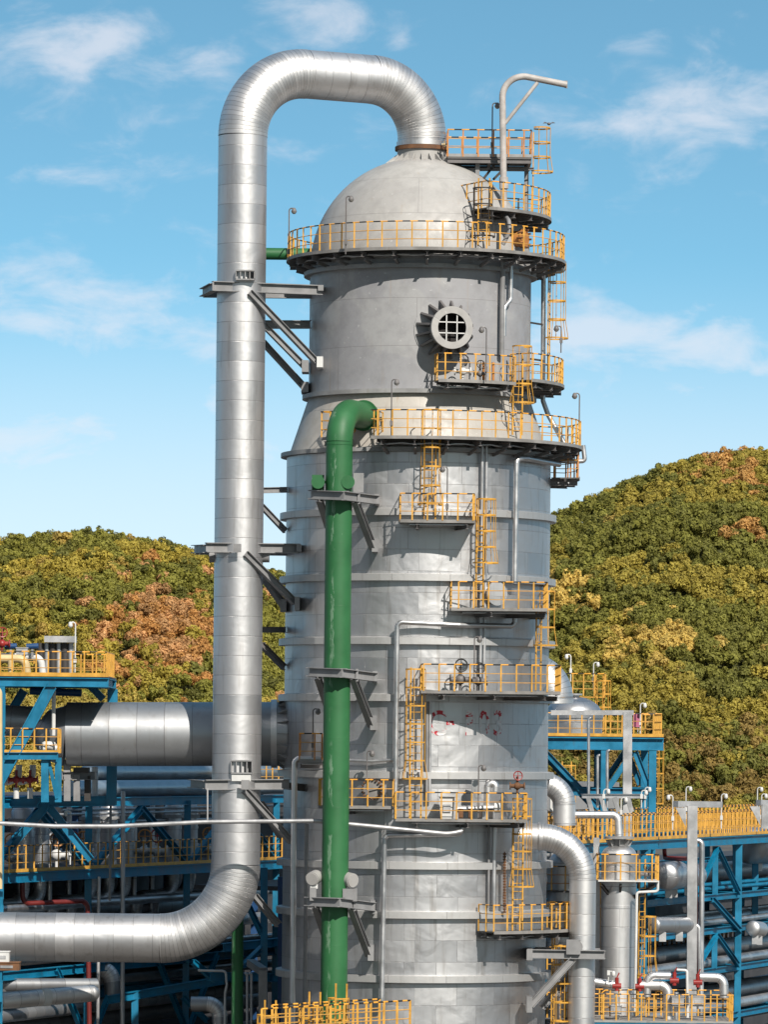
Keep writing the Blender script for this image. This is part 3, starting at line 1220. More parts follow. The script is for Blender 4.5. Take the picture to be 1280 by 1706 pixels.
def lamp(label, base, h, side=1, mat='pole_grey', head=.12, group=None, r=.03, dy=-.25):
    base = Vector(base)
    t = thing('platform_lamp', label, 'lamp', base, group)
    top = base + Z * h
    d = Vector((side, dy, 0)).normalized()
    line = [base] + [top - Z * .12]
    for k in range(1, 7):
        a = pi * k / 7
        line.append(top - Z * .12 + d * (.11 - .11 * cos(a)) + Z * .11 * sin(a))
    part(MB().tube(line, r, 6), 'lamp_pole', mat, t)
    c = line[-1] - Z * .06
    sh = part(MB().lathe([(.03, .14), (.07, .11), (head, -.02), (head * .9, -.05)], 14, c), 'lamp_shade', mat, t)
    part(MB().ball(c - Z * .05, head * .8, 12, 7, .8), 'lamp_globe', 'lamp_glass' if mat == 'pole_grey' else 'white_paint', sh)
    part(MB().box(base + Z * .5 + Vector((0, -.05, 0)), (.12, .1, .2)), 'junction_box', mat, t)
    return t


def lamp_px(label, px, pyb, pyt, Y, side=1, **k):
    b, tp = P(px, pyb, Y), P(px, pyt, Y)
    return lamp(label, b, tp.z - b.z, side, **k)
# ------------------------------------------------------------------ platforms on the column
# round walkway at the foot of the dome
zd1 = P(700, 413, -5.75).z
arc_platform('round walkway with yellow railing circling the foot of the dome', 4.72, 5.8, -180, 180, zd1, 4.6, brackets=26, closed=True, step=.62, drop=.3).location.x += .22
# half ring high on the right of the dome
z_hi = P(918, 368, 0).z
HB = arc_platform('curved yellow railed balcony high on the right shoulder of the dome', 3.1, 5.42, 29, 112, z_hi, 3.3, brackets=7, drop=.0, step=.62)
# rectangular landing beside the head nozzle
z_top = P(830, 262, -1.4).z
xa, xb2 = P(746, 262, -1.5).x, P(886, 262, -1.5).x
tp = thing('platform', 'rectangular landing with yellow railing beside the neck of the dome', 'platform', (xa, -1.4, z_top))
part(MB().box(((xa + xb2) / 2, -.1, z_top - .03), (xb2 - xa, 2.6, .06)), 'deck', 'grating', tp)
mm = MB()
for y in (-1.42, 1.22):
    mm.ibeam((xa, y, z_top - .17), (xb2, y, z_top - .17), .2, .14)
for x in (xa + .07, (xa + xb2) / 2, xb2 - .07):
    mm.ibeam((x, -1.34, z_top - .17), (x, 1.14, z_top - .17), .18, .12)
part(mm, 'deck_frame', 'pole_grey', tp)
railing(tp, [(xa, 1.15, z_top), (xa, -1.36, z_top), (xb2, -1.36, z_top), (xb2, 1.15, z_top), (xa, 1.15, z_top)], step=.63, mat='rusty_yellow', h=1.12, toe='flange_grey')
for px, yy in ((757, -1.1), (796, -1.1), (757, .9), (796, .9), (880, .8)):
    x = P(px, 262, -1.1).x
    zz = z_dome + sqrt(max(.2, R1 ** 2 - (x - XC) ** 2 - yy ** 2)) if abs(x - XC) < 4.2 else z_hi
    part(MB().ibeam((x, yy, zz - .1), (x, yy, z_top - .1), .2, .18, up=Vector((0, 1, 0))), 'leg', 'steel_grey' if px != 757 else 'rust', tp)
part(MB().ibeam((P(770, 285, -1.1).x, -1.1, P(800, 284, -1.1).z), (P(890, 284, -1.1).x, -1.1, P(890, 282, -1.1).z), .12, .1), 'tie_beam', 'pole_grey', tp)
for a, b in (((855, 266), (822, 300)), ((834, 262), (800, 306))):
    part(MB().bar(P(*a, -1.1), P(*b, -1.1), .1), 'brace', 'dark_steel', tp)

# manway platform
zd2 = P(780, 633, -5.95).z
arc_platform('yellow railed platform under the barred round nozzle', 4.8, 5.95, 7, 41, zd2, R1, step=.62, drop=.0, ends=(True, False))
arc_platform('short curved platform on the right flank beside the upper cage ladder', 4.8, 6.02, 49, 112, P(942, 645, 0).z, R1, step=.62, drop=.0)
# cone walkway
zd3 = P(740, 728, -6.7).z
arc_platform('long curved walkway with yellow railing around the cone', 5.05, 6.78, -17, 118, zd3, R2 - .3, step=.62, drop=.35)
arc_platform('short railed landing left of the green pipe elbow', 5.05, 6.3, -40, -31, P(548, 730, -5).z, R2 - .3, step=.5, drop=.5, brackets=2)
arc_platform('small lower landing tucked under the right end of the cone walkway', 5.55, 6.7, 84, 112, P(950, 797, 0).z, R2, step=.6, drop=.0, brackets=3, mat='rusty_yellow')


def flat(label, px0, px1, pyd, Y, yl=None, yr=None, nb=4, rcol=R2, **k):
    """a straight-fronted platform: deck front edge at pyd on the plane Y"""
    a, b = P(px0, pyd, Y), P(px1, pyd, Y)
    zd = (a.z + b.z) / 2

    def wall(x):
        q = R2 ** 2 - (x - XC) ** 2
        return -sqrt(max(.01, q)) - .05
    fr = [(a.x, wall(a.x) if yl is None else yl), (a.x, Y), (b.x, Y), (b.x, wall(b.x) if yr is None else yr)]
    return poly_platform(label, fr, zd, rcol, nb=max(2, nb - 2), drop=.0, **k)


flat('yellow railed platform with a straight front, topmost on the clad shell', 667, 791, 867, -6.85, nb=5)
flat('yellow railed platform in front of the round blind cover', 752, 912, 1014, -6.3, yr=-.8, nb=6)
flat('longest yellow railed platform, just above the red painted letters', 702, 934, 1152, -6.7, yr=-1.0, nb=8)
flat('yellow railed platform holding the white boxes below the red letters', 659, 878, 1365, -6.7, yr=-2.8, nb=7)
flat('yellow railed platform carrying a toothed round cover beside the green pipe', 531, 655, 1343, -6.35, nb=4)
flat('small rusty yellow landing left of the green pipe', 499, 536, 1266, -5.2, yl=-2.6, yr=-4.2, nb=2, mat='rusty_yellow')
t9 = arc_platform('lowest curved platform with yellow railing beside the right elbow pipe', 5.6, 7.0, 27, 80, P(830, 1553, -6.6).z, R2, step=.66, drop=.0, brackets=6)

# ------------------------------------------------------------------ ladders on the column
def lad(label, px, py0, py1, R, cage=None, th=None, **k):
    t0, z0 = oc(px, py0, R)
    _, z1 = oc(px, py1, R)
    b = cyl(R, t0, z0)
    cz = None
    if cage:
        cz = (oc(px, cage[0], R)[1], oc(px, cage[1], R)[1])
    return ladder(label, b, z1, t0 if th is None else th, cz, **k)


def lad_y(label, px, py0, py1, Y, th, cage=None, **k):
    b, tp_ = P(px, py0, Y), P(px, py1, Y)
    cz = (P(px, cage[0], Y).z, P(px, cage[1], Y).z) if cage else None
    return ladder(label, b, tp_.z, th, cz, **k)


lad_y('caged ladder from the shoulder balcony up to the top landing', 888, 352, 262, -.6, radians(88), (287, 214), cmat='yellow_paint')
lad('black caged ladder leaning on the dome beside the shoulder balcony', 806, 410, 338, 4.95, (396, 316), th=radians(-12), cmat='dark_steel')
lad_y('caged ladder hanging from the right end of the dome walkway', 914, 640, 440, .4, radians(78), (564, 440), w=.42)
lad('caged ladder crossing the cone between two right hand platforms', 862, 725, 632, 5.6, (672, 578), th=radians(32))
lad('caged ladder under the cone walkway, left of the drain conduits', 716, 865, 742, 5.85, (841, 684), th=radians(6), rail_up=.2)
lad('caged ladder dropping from the topmost clad shell platform', 799, 1012, 868, 5.9, (938, 832), th=radians(50), rail_up=.9)
lad('caged ladder on the far right edge under the blind cover platform', 897, 1150, 1016, 5.9, (1075, 985), th=radians(62), rail_up=.2)
lad('long caged ladder left of the red painted letters', 692, 1363, 1153, 6.0, (1297, 1115), th=radians(-8), rail_up=1.0)
lad('caged ladder below the white boxes, beside a rusty chain', 862, 1552, 1366, 6.0, (1476, 1330), th=radians(28), rail_up=.6)
lad('ladder running down behind the right elbow pipe support', 921, 1720, 1560, 6.4, (1700, 1575), th=radians(75), rail_up=.2, flare=False)

# ------------------------------------------------------------------ lamps of the column
for a in (('gooseneck lamp at the left end of the dome walkway', 481, 440, 347, -1.2),
          ('gooseneck lamp standing in front of the left curve of the dome', 576, 424, 327, -5.0),
          ('gooseneck lamp on the top landing beside the davit crane', 820, 262, 172, -1.2),
          ('gooseneck lamp on the platform right under the barred nozzle', 810, 636, 545, -5.6),
          ('gooseneck lamp above the short curved platform on the right flank', 935, 588, 543, -1.0),
          ('gooseneck lamp on the cone walkway just right of the green elbow', 652, 726, 632, -6.6),
          ('gooseneck lamp on the topmost clad shell platform', 745, 865, 777, -6.7),
          ('gooseneck lamp at the far right end of the cone walkway', 965, 748, 655, -1.0),
          ('gooseneck lamp behind the longest platform above the red letters', 790, 1152, 1060, -6.4),
          ('gooseneck lamp on the small landing left of the green pipe', 521, 1262, 1180, -5.0),
          ('gooseneck lamp above the toothed round cover', 611, 1340, 1250, -6.3),
          ('gooseneck lamp standing between the white boxes', 797, 1362, 1274, -6.6)):
    lamp_px(*a, side=1 if a[1] not in (810, 935, 965, 745) else -1)
# ------------------------------------------------------------------ steel supports of the pipes
def frame(name, label, cat, specs, mat, group=None):
    """a welded or bolted steel frame: each member is its own part. spec: (part, point, point, height, width[, material])"""
    pts = [s[1] for s in specs]
    c = sum(pts, Vector()) / len(pts)
    t = thing(name, label, cat, (c.x, c.y, min(min(s[1].z, s[2].z) for s in specs)), group)
    for s in specs:
        m = MB()
        mt = s[5] if len(s) > 5 else mat
        if s[0] in ('end_plate', 'lug', 'plate'):
            m.box((s[1] + s[2]) / 2, (max(.04, abs(s[1].x - s[2].x)), max(.04, abs(s[1].y - s[2].y)), max(.04, abs(s[1].z - s[2].z))))
        elif s[0] == 'trunnion':
            m.tube([s[1], s[2]], s[3], 20)
        elif s[0] in ('post', 'rod', 'column_post'):
            m.bar(s[1], s[2], s[3], s[4], up=Vector((0, 1, 0)))
        else:
            m.ibeam(s[1], s[2], s[3], s[4], up=Z if abs((s[2] - s[1]).normalized().z) < .95 else Vector((0, 1, 0)))
        part(m, s[0], mt, t)
    return t


def lug(specs, px0, px1, py0, py1, Y):
    a, b = P(px0, py1, Y), P(px1, py0, Y)
    t = [('plate', Vector((a.x, Y, b.z - .03)), Vector((b.x, Y + .45, b.z + .03)), 0, 0), ('plate', Vector((a.x, Y, a.z - .02)), Vector((b.x, Y + .45, a.z + .04)), 0, 0)]
    for k in range(5):
        x = a.x + (b.x - a.x) * k / 4
        t.append(('plate', Vector((x - .02, Y + .02, a.z + .05)), Vector((x + .02, Y + .45, b.z - .04)), 0, 0))
    specs.extend(t)


q = [('beam', P(354, 477, -4.6), P(536, 484, -3.1), .40, .32), ('beam', P(355, 479, -4.45), P(338, 488, -1.9), .34, .3),
     ('beam', P(340, 489, -2.1), P(518, 491, -.7), .34, .3), ('beam', P(438, 541, -2.1), P(517, 541, -1.0), .34, .3),
     ('brace', P(416, 487, -4.4), P(530, 606, -3.0), .24, .24), ('brace', P(438, 540, -2.2), P(509, 612, -1.6), .24, .24),
     ('brace', P(438, 570, -1.4), P(507, 645, -.7), .24, .24), ('end_plate', P(528, 594, -3.3), P(539, 617, -1.7), 0, 0, 'white_paint'),
     ('end_plate', P(503, 600, -2.0), P(515, 624, -.6), 0, 0), ('end_plate', P(502, 636, -1.2), P(515, 658, .4), 0, 0),
     ('end_plate', P(530, 475, -3.3), P(540, 491, -1.6), 0, 0), ('plate', P(354, 470, -4.8), P(357, 486, -4.4), 0, 0)]
lug(q, 393, 424, 451, 466, -4.62)
frame('pipe_support', 'topmost grey steel bracket holding the overhead pipe to the bare shell', 'pipe support', q, 'steel_grey')
q = [('beam', P(343, 912, -4.6), P(499, 914, -3.2), .40, .32), ('beam', P(344, 914, -4.45), P(324, 915, -1.9), .34, .3),
     ('beam', P(326, 917, -2.1), P(478, 919, -.7), .34, .3), ('brace', P(409, 922, -4.4), P(492, 1004, -3.2), .26, .26),
     ('brace', P(437, 958, -2.2), P(474, 1010, -1.2), .26, .26), ('end_plate', P(491, 994, -3.5), P(500, 1018, -2.2), 0, 0),
     ('end_plate', P(467, 998, -1.6), P(478, 1020, -.6), 0, 0), ('end_plate', P(494, 907, -3.4), P(503, 921, -2.2), 0, 0),
     ('trunnion', P(358, 926, -3.4), P(349, 926, -3.4), .27, 0), ('trunnion', P(432, 926, -3.4), P(449, 926, -3.4), .27, 0),
     ('beam', P(436, 817, -1.5), P(479, 816, -.9), .24, .2), ('brace', P(436, 843, -1.5), P(476, 885, -.9), .22, .2), ('plate', P(389, 906, -4.82), P(402, 920, -4.78), 0, 0)]
frame('pipe_support', 'middle grey steel bracket with two stub trunnions under the overhead pipe', 'pipe support', q, 'steel_grey')
q = [('beam', P(342, 1307, -4.6), P(482, 1306, -3.6), .42, .32), ('beam', P(344, 1307, -4.45), P(318, 1305, -2.0), .34, .3),
     ('beam', P(470, 1308, -3.4), P(527, 1314, -2.9), .3, .3, 'dark_steel'), ('brace', P(407, 1316, -4.4), P(486, 1402, -3.0), .26, .26), ('brace', P(434, 1338, -2.2), P(468, 1392, -1.2), .26, .26),
     ('brace', P(424, 1492, -2.2), P(464, 1540, -1.5), .26, .26), ('beam', P(436, 1049, -2.0), P(476, 1049, -1.0), .24, .22, 'pole_grey'), ('brace', P(436, 1074, -2.0), P(474, 1112, -1.0), .24, .22, 'pole_grey'),
     ('rod', P(346, 1313, -4.7), P(346, 1366, -5.3), .06, .06), ('plate', P(402, 1299, -4.82), P(416, 1315, -4.78), 0, 0)]
lug(q, 385, 420, 1267, 1288, -4.6)
q.append(('plate', P(386, 1290, -4.55), P(418, 1301, -4.45), 0, 0, 'white_paint'))
frame('pipe_support', 'lowest grey steel bracket on the overhead pipe, above its bottom bend', 'pipe support', q, 'steel_grey')


def green_support(label, dy, extra):
    def p(x, y, Y):
        return P(x + dy * -.010, y + dy, Y)
    q = [('beam', p(519, 824, -7.5), p(573, 826, -8.5), .36, .28), ('beam', p(573, 826, -8.5), p(629, 833, -6.4), .36, .28),
         ('beam', p(519, 824, -7.5), p(545, 828, -4.7), .36, .28), ('brace', p(592, 834, -7.7), p(622, 913, -5.9), .26, .26),
         ('brace', p(532, 832, -7.2), p(548, 880, -5.0), .24, .24), ('end_plate', p(620, 897, -6.1), p(630, 921, -5.0), 0, 0),
         ('end_plate', p(624, 823, -6.5), p(632, 843, -5.1), 0, 0), ('plate', p(596, 819, -7.75), p(600, 840, -7.6), 0, 0), ('plate', p(552, 818, -7.9), p(582, 822, -6.6), 0, 0)]
    q += [(e[0], p(*e[1]), p(*e[2])) + tuple(e[3:]) for e in extra]
    return frame('pipe_support', label, 'pipe support', q, 'steel_grey')


green_support('topmost grey steel bracket on the green pipe, with green stub ends', 0, [
    ('trunnion', (530, 803, -7.95), (530, 803, -7.0), .27, 0, 'green_paint'), ('trunnion', (580, 803, -7.95), (580, 803, -7.0), .27, 0, 'green_paint'),
    ('plate', (520, 791, -7.2), (540, 817, -7.15), 0, 0, 'green_paint'), ('plate', (589, 788, -7.3), (606, 821, -7.1), 0, 0), ('plate', (540, 801, -7.2), (572, 806, -7.1), 0, 0, 'green_paint')])
green_support('plain middle grey steel bracket on the green pipe', 295, [])
GS = green_support('lowest grey steel bracket on the green pipe, carrying white spring cans', 677, [
    ('plate', (523, 801, -7.8), (534, 822, -7.1), 0, 0), ('plate', (578, 803, -7.9), (602, 823, -7.1), 0, 0)])
for label, a, b, r in (('white drum shaped spring can left of the green pipe', (527, 1460), (520, 1464), .28), ('white drum shaped spring can right of the green pipe', (572, 1463), (588, 1467), .30)):
    pa, pb = P(*a, -7.3), P(*b, -7.75)
    t = thing('spring_can', label, 'spring can', (pa.x, pa.y, pa.z - .4))
    part(MB().tube([pa, pb], r, 24), 'drum', 'dome_grey', t)
    part(MB().tube([pb, pb + (pb - pa).normalized() * .04], r * .86, 24), 'end_cap', 'dome_grey', t)
    part(MB().box(((pa.x + pb.x) / 2, (pa.y + pb.y) / 2, pa.z - .37), (.3, .3, .2)), 'saddle', 'white_paint', t)

# right elbow line and its bracket
YE = -3.0
pipe('elbow_pipe', 'silver pipe leaving the tower low on its right and bending straight down', [P(862, 1393, YE), P(972, 1395, YE), Vector((P(972, 1395, YE).x, YE, 0))], .545, 1.75, 'small_clad', 'elbow_clad', n=40, seg=18)
t_el = [o for o in COL.objects if o.name.startswith('elbow_pipe')][0]
part(MB().tube([P(897, 1393.5, YE), P(901, 1393.5, YE)], .60, 32), 'collar', 'small_clad', t_el)
frame('pipe_support', 'grey steel bracket with a square plate on the right elbow pipe', 'pipe support', [
    ('beam', P(878, 1588, -4.0), P(1008, 1590, -3.8), .36, .3), ('beam', P(880, 1583, -2.2), P(1000, 1586, -2.2), .32, .28), ('beam', P(1004, 1590, -3.8), P(985, 1586, -1.9), .32, .28),
    ('brace', P(954, 1597, -3.9), P(884, 1674, -4.3), .28, .28), ('brace', P(952, 1622, -2.2), P(903, 1678, -2.6), .26, .26),
    ('plate', P(944, 1565, -4.1), P(967, 1589, -3.75), 0, 0), ('trunnion', P(960, 1577, -3.8), P(960, 1577, -3.2), .28, 0),
    ('end_plate', P(878, 1660, -4.6), P(886, 1684, -3.6), 0, 0), ('end_plate', P(878, 1580, -4.2), P(886, 1597, -2.9), 0, 0)], 'steel_grey')

# ------------------------------------------------------------------ lines running on the shell
def cp(px, py, R):
    th, z = oc(px, py, R)
    return cyl(R, th, z)


def run(label, R, pxs, r, rb=.22, mat='pipe_steel', cat='pipe'):
    return thin_pipe('thin_pipe', label, [cp(*p, R) for p in pxs], r, rb, mat, cat)


def run_y(label, Y, pxs, r, rb=.22, mat='pipe_steel'):
    return thin_pipe('thin_pipe', label, [P(p[0], p[1], p[2] if len(p) > 2 else Y) for p in pxs], r, rb, mat)


run('thin grey pipe running straight down the bare shell from the dome walkway', 4.85, [(838, 432), (837, 505), (836, 592)], .11, mat='steel_grey')
run('short grey pipe with a kink joining the straight one under the dome walkway', 4.85, [(852, 432), (851, 500), (841, 512), (840, 560)], .09)
run('twin grey conduit falling the length of the clad shell, left one', 5.72, [(804, 735), (803, 860), (802, 970), (800, 1152)], .065, mat='galvanized')
run('twin grey conduit falling the length of the clad shell, right one', 5.72, [(811, 735), (810, 860), (809, 970), (806, 1152)], .065, mat='galvanized')
run('left of two grey conduits beside the long ladder and the red letters', 5.7, [(712, 1158), (711, 1335)], .06, mat='steel_grey')
run('right of two grey conduits beside the long ladder and the red letters', 5.7, [(717, 1158), (716, 1335)], .06, mat='galvanized')
run('silver pipe with a rounded top dropping to the blind cover platform', 5.95, [(932, 774), (880, 764), (861, 764), (858, 972)], .115)
run('silver pipe turning down left of the longest platform', 6.0, [(858, 1030), (857, 1043), (764, 1041), (662, 1036), (659, 1348)], .105)
run('silver pipe rising from the spring bracket towards the white boxes', 6.0, [(771, 1372), (768, 1389), (700, 1390), (641, 1391), (636, 1672)], .105)
run('grey pipe under the white boxes down to the lowest platform', 5.75, [(824, 1372), (823, 1512)], .10)
run('slender grey pipe left of the chain under the white boxes', 5.7, [(815, 1372), (814, 1512)], .05, mat='steel_grey')
run_y('grey pipe bent over and running down between overhead and green pipes', -4.6, [(536, 1264, -4.6), (491, 1263), (487, 1720)], .125, .25)
run_y('dull grey pipe running down beside the green pipe', -4.2, [(511, 1372), (507, 1720)], .085, mat='steel_grey')
run_y('long thin silver pipe sagging across the front of the overhead pipe', -6.6, [(-20, 1370), (90, 1376), (190, 1376), (340, 1369), (525, 1367), (640, 1378, -6.6), (748, 1389, -6.5), (770, 1384, -6.3)], .09, 1.5, 'galvanized')
run_y('silver downpipe with a hooked top along the right flank of the bare shell', .6, [(940, 436), (941, 452), (906, 453), (905, 668), (913, 690), (940, 738)], .105, .2)
for y in (466, 541, 601, 664):
    th0 = radians(84)
    single(MB().bar(cyl(R1, th0, P(890, y, .4).z), P(904, y, .5), .07, .07), 'pipe_clip', 'dark_steel', 'small dark clip holding the hooked downpipe at ' + {466: 'its bent top', 541: 'the open gap beside the nozzle', 601: 'the short curved platform', 664: 'the lower shell ring'}[y], 'pipe clip')
run_y('silver overflow stub curling below the right end of the cone walkway', .2, [(972, 742), (975, 768), (952, 769), (935, 768)], .10, .12)
run('thin horizontal silver pipe crossing from the green pipe to the long ladder', 5.75, [(580, 1266), (620, 1268), (664, 1265)], .07)
thin_pipe('thin_pipe', 'short green pipe passing behind the left end of the dome walkway', [P(425, 423, 1.5), P(508, 424, 1.5), P(530, 424, 1.5)], .25, .2, 'green_paint', n=20)
pipe('elbow_pipe', 'silver bend leaving the tower above the right elbow pipe', [P(890, 1305, 1.5), P(940, 1306, 1.5), P(941, 1375, 1.5)], .47, .9, 'small_clad', 'elbow_clad', n=32)
pipe('elbow_pipe', 'fat shiny bend behind the right end of the longest platform', [P(880, 1122, 5), P(921, 1122, 5), P(921, 1172, 5)], .86, 1.15, 'small_clad', 'elbow_clad', n=32)

# ------------------------------------------------------------------ equipment on the platforms
def valve(label, base, s=1.0, mat='pole_grey', wheel=True, wmat='black_rubber', axis=(1, 0, 0)):
    """flanged gate valve: body, bonnet, stem and handwheel facing the viewer"""
    base = Vector(base)
    ax = Vector(axis).normalized()
    t = thing('valve', label, 'valve', base)
    c = base + Z * .35 * s
    b = MB()
    b.ball(c, .17 * s, 14, 8)
    b.tube([c - ax * .34 * s, c + ax * .34 * s], .09 * s, 12)
    b.tube([base, c], .05 * s, 8)
    part(b, 'body', mat, t)
    for k in (-1, 1):
        part(MB().disc(c + ax * k * .32 * s, ax, .17 * s, .05 * s, 16), 'flange', mat, t)
    part(MB().tube([c, c + Z * .42 * s], .06 * s, 10), 'bonnet', mat, t)
    if wheel:
        fw = Vector((.25, -1, .1)).normalized()
        w0 = c + Z * .45 * s
        u = fw.cross(Z).normalized()
        v = u.cross(fw)
        w1 = w0 + fw * .12 * s
        m = MB().tube([w1 + (u * cos(2 * pi * k / 20) + v * sin(2 * pi * k / 20)) * .2 * s for k in range(20)], .025 * s, 6, closed=True)
        m.bar(w1 - u * .2 * s, w1 + u * .2 * s, .025 * s)
        m.bar(w1 - v * .2 * s, w1 + v * .2 * s, .025 * s, up=u)
        m.tube([w0, w1], .03 * s, 6)
        part(m, 'handwheel', wmat, t)
    return t


valve('grey valve with a black handwheel left of the lamp on the longest platform', P(767, 1150, -6.1), 1.25)
valve('second grey valve right of the handwheel one on the longest platform', P(797, 1150, -6.1), 1.1)
valve('pale valve on the platform under the barred nozzle', P(771, 633, -5.3), 1.0, 'white_paint')
valve('dark valve right of the pale one under the barred nozzle', P(800, 634, -5.3), .8)
valve('reddish valve above the right end of the white box platform', P(862, 1322, -5.2), .9, 'rust', True, 'red_paint')
for lb, px in (('left', 806), ('right', 822)):
    thin_pipe('thin_pipe', f'{lb} yellowish stub pipe on the manway platform behind the cage ladder', [P(px, 634, -5.0), P(px, 604, -5.0)], .06, .1, 'rusty_yellow')

# blind cover, toothed cover
def cover(label, px, py, rpx, rc, teeth=0, mat='small_clad', L=.45):
    th, z = oc(px, py, rc + L)
    d = Vector((sin(th), -cos(th), 0))
    c = cyl(rc, th, z)
    r = rpx / 41.2
    t = thing('blind_cover', label, 'cover', c)
    part(MB().tube([c - d * .05, c + d * L], r * .86, 32), 'neck', mat, t)
    part(MB().tube([c + d * L, c + d * (L + .08)], r, 32), 'cover_plate', mat, t)
    for k in range(teeth):
        a = 2 * pi * k / teeth
        u = d.cross(Z).normalized()
        e = c + d * (L + .06) + (u * cos(a) + Z * sin(a)) * r * .97
        part(MB().tube([e - d * .14, e + d * .12], .045, 6), 'bolt', 'rust', t)
    return t


cover('round shiny blind cover behind the yellow rails', 827, 989, 20, R2)
cover('round cover with a ring of bolts on the platform by the green pipe', 621, 1314, 17, R2, 18, 'edge_steel', .5)


def cabinet(label, px0, px1, py0, py1, Y, dep, mat, name='instrument_box', taper=0):
    a, b = P(px0, py1, Y), P(px1, py0, Y)
    t = thing(name, label, 'equipment box', ((a.x + b.x) / 2, Y + dep / 2, a.z))
    w, h = b.x - a.x, b.z - a.z
    m = MB()
    v = m.add([(a.x + taper, Y + taper, a.z), (b.x - taper, Y + taper, a.z), (b.x - taper, Y + dep, a.z), (a.x + taper, Y + dep, a.z), (a.x, Y, b.z), (b.x, Y, b.z), (b.x, Y + dep, b.z), (a.x, Y + dep, b.z)])
    for q in ((0, 3, 2, 1), (4, 5, 6, 7), (0, 1, 5, 4), (1, 2, 6, 5), (2, 3, 7, 6), (3, 0, 4, 7)):
        m.face([v + i for i in q])
    part(m, 'body', mat, t)
    part(MB().box(((a.x + b.x) / 2, Y + dep / 2, b.z + .02), (w + .05, dep + .05, .04)), 'lid', mat, t)
    part(MB().box(((a.x + b.x) / 2, Y - .012, (a.z + b.z) / 2), (w * .5, .02, h * .35)), 'door_panel', 'galvanized', t)
    return t


cabinet('white tapered box, leftmost on the platform below the red letters', 732, 758, 1328, 1364, -6.45, .6, 'white_paint', taper=.06)
cabinet('grey upright cabinet behind the lamp below the red letters', 786, 809, 1301, 1342, -5.95, .35, 'galvanized')
t = pipe('vent_bend', 'stubby silver bends right of the grey cabinet below the red letters', [P(812, 1345, -5.9), P(813, 1306, -5.9), P(826, 1303, -5.9), P(825, 1318, -5.9)], .16, .16, 'small_clad', 'small_clad', n=16, seg=5)
tk = thing('pump_set', 'low pump with a silver barrel on the white box platform', 'pump', P(790, 1360, -6.2))
part(MB().tube([P(760, 1348, -6.2), P(832, 1345, -6.2)], .13, 16), 'barrel', 'pipe_steel', tk)
part(MB().tube([P(824, 1345, -6.2), P(834, 1345, -6.2)], .2, 16), 'motor_end', 'white_paint', tk)
for px in (768, 784, 800, 818):
    part(MB().box(P(px, 1355, -6.2), (.18, .3, .42)), 'foot', 'rust' if px < 790 else 'dark_steel', tk)

# chain hanging from the box platform
ch = MB()
for k in range(44):
    c = cp(841, 1420 + k * 2.3, 5.95)
    ch.box(c, (.13 if k % 2 else .05, .05 if k % 2 else .13, .075))
single(ch, 'hanging_chain', 'rust', 'rusty chain hanging between the grey pipe and the caged ladder', 'chain')

# davit crane on the shoulder balcony
YD = -2.2
dv = thing('davit_crane', 'weathered pale davit crane with a bent arm reaching right over the balcony', 'davit', P(840, 352, YD))
part(pipe_line([P(840, 352, YD), P(837, 131, YD), P(875, 128, YD), P(945, 142, YD)], .135, .85, 16, 12), 'boom', 'crane_paint', dv)
part(MB().tube([P(842, 206, YD), P(896, 138, YD)], .08, 10), 'stay', 'crane_paint', dv)
part(MB().plate([P(940, 135, YD), P(946, 135, YD), P(946, 148, YD), P(941, 147, YD)], .05), 'end_plate', 'steel_grey', dv)
part(MB().tube([P(840, 315, YD), P(839.5, 296, YD)], .19, 16), 'socket', 'crane_paint', dv)
th_, z_ = oc(726, 240, 1.05)
valve('small brass coloured valve at the neck flange of the dome', P(741, 246, -1.15), .35, 'cream_pipe', wheel=False)
bd = thing('bird', 'tiny dark bird gliding beyond the davit crane', 'bird', P(915, 207, 30))
m = MB().ball(P(915, 207, 30), .09, 8, 6, .8)
c = P(915, 207, 30)
m.plate([c + Vector((0, .06, .02)), c + Vector((-.2, .04, .1)), c + Vector((-.30, 0, .02)), c + Vector((-.1, -.08, .02))], .02)
m.plate([c + Vector((0, .06, .02)), c + Vector((.2, .04, .1)), c + Vector((.30, 0, .04)), c + Vector((.1, -.08, .02))], .02)
part(m, 'body', 'pole_grey', bd)
# entry to the dome walkway ladder: two vent pipes beside the balcony
thin_pipe('thin_pipe', 'grey bent vent pipe standing on the dome walkway under the balcony', [P(838, 408, -4.4), P(850, 385, -4.4), P(848, 368, -4.2), P(842, 360, -3.6)], .09, .2, 'steel_grey')
cover('rusty round manhole cover on the dome by the right end of its walkway', 872, 398, 16, 4.3, 10, 'rusty_yellow', .55)
# ------------------------------------------------------------------ the pipe racks either side
class Rack:
    """a rack whose open face runs along u from its origin; n points into it"""
    def __init__(s, o, u, n):
        s.o, s.u, s.n = Vector((o.x, o.y, 0)), Vector(u).normalized(), Vector(n).normalized()

    def at(s, a, b, z):
        v = s.o + s.u * a + s.n * b
        return Vector((v.x, v.y, z))


def deck_slab(rk, a0, a1, b0, b1, z, th=.06):
    return MB().plate([rk.at(a0, b0, z), rk.at(a1, b0, z), rk.at(a1, b1, z), rk.at(a0, b1, z)], th)


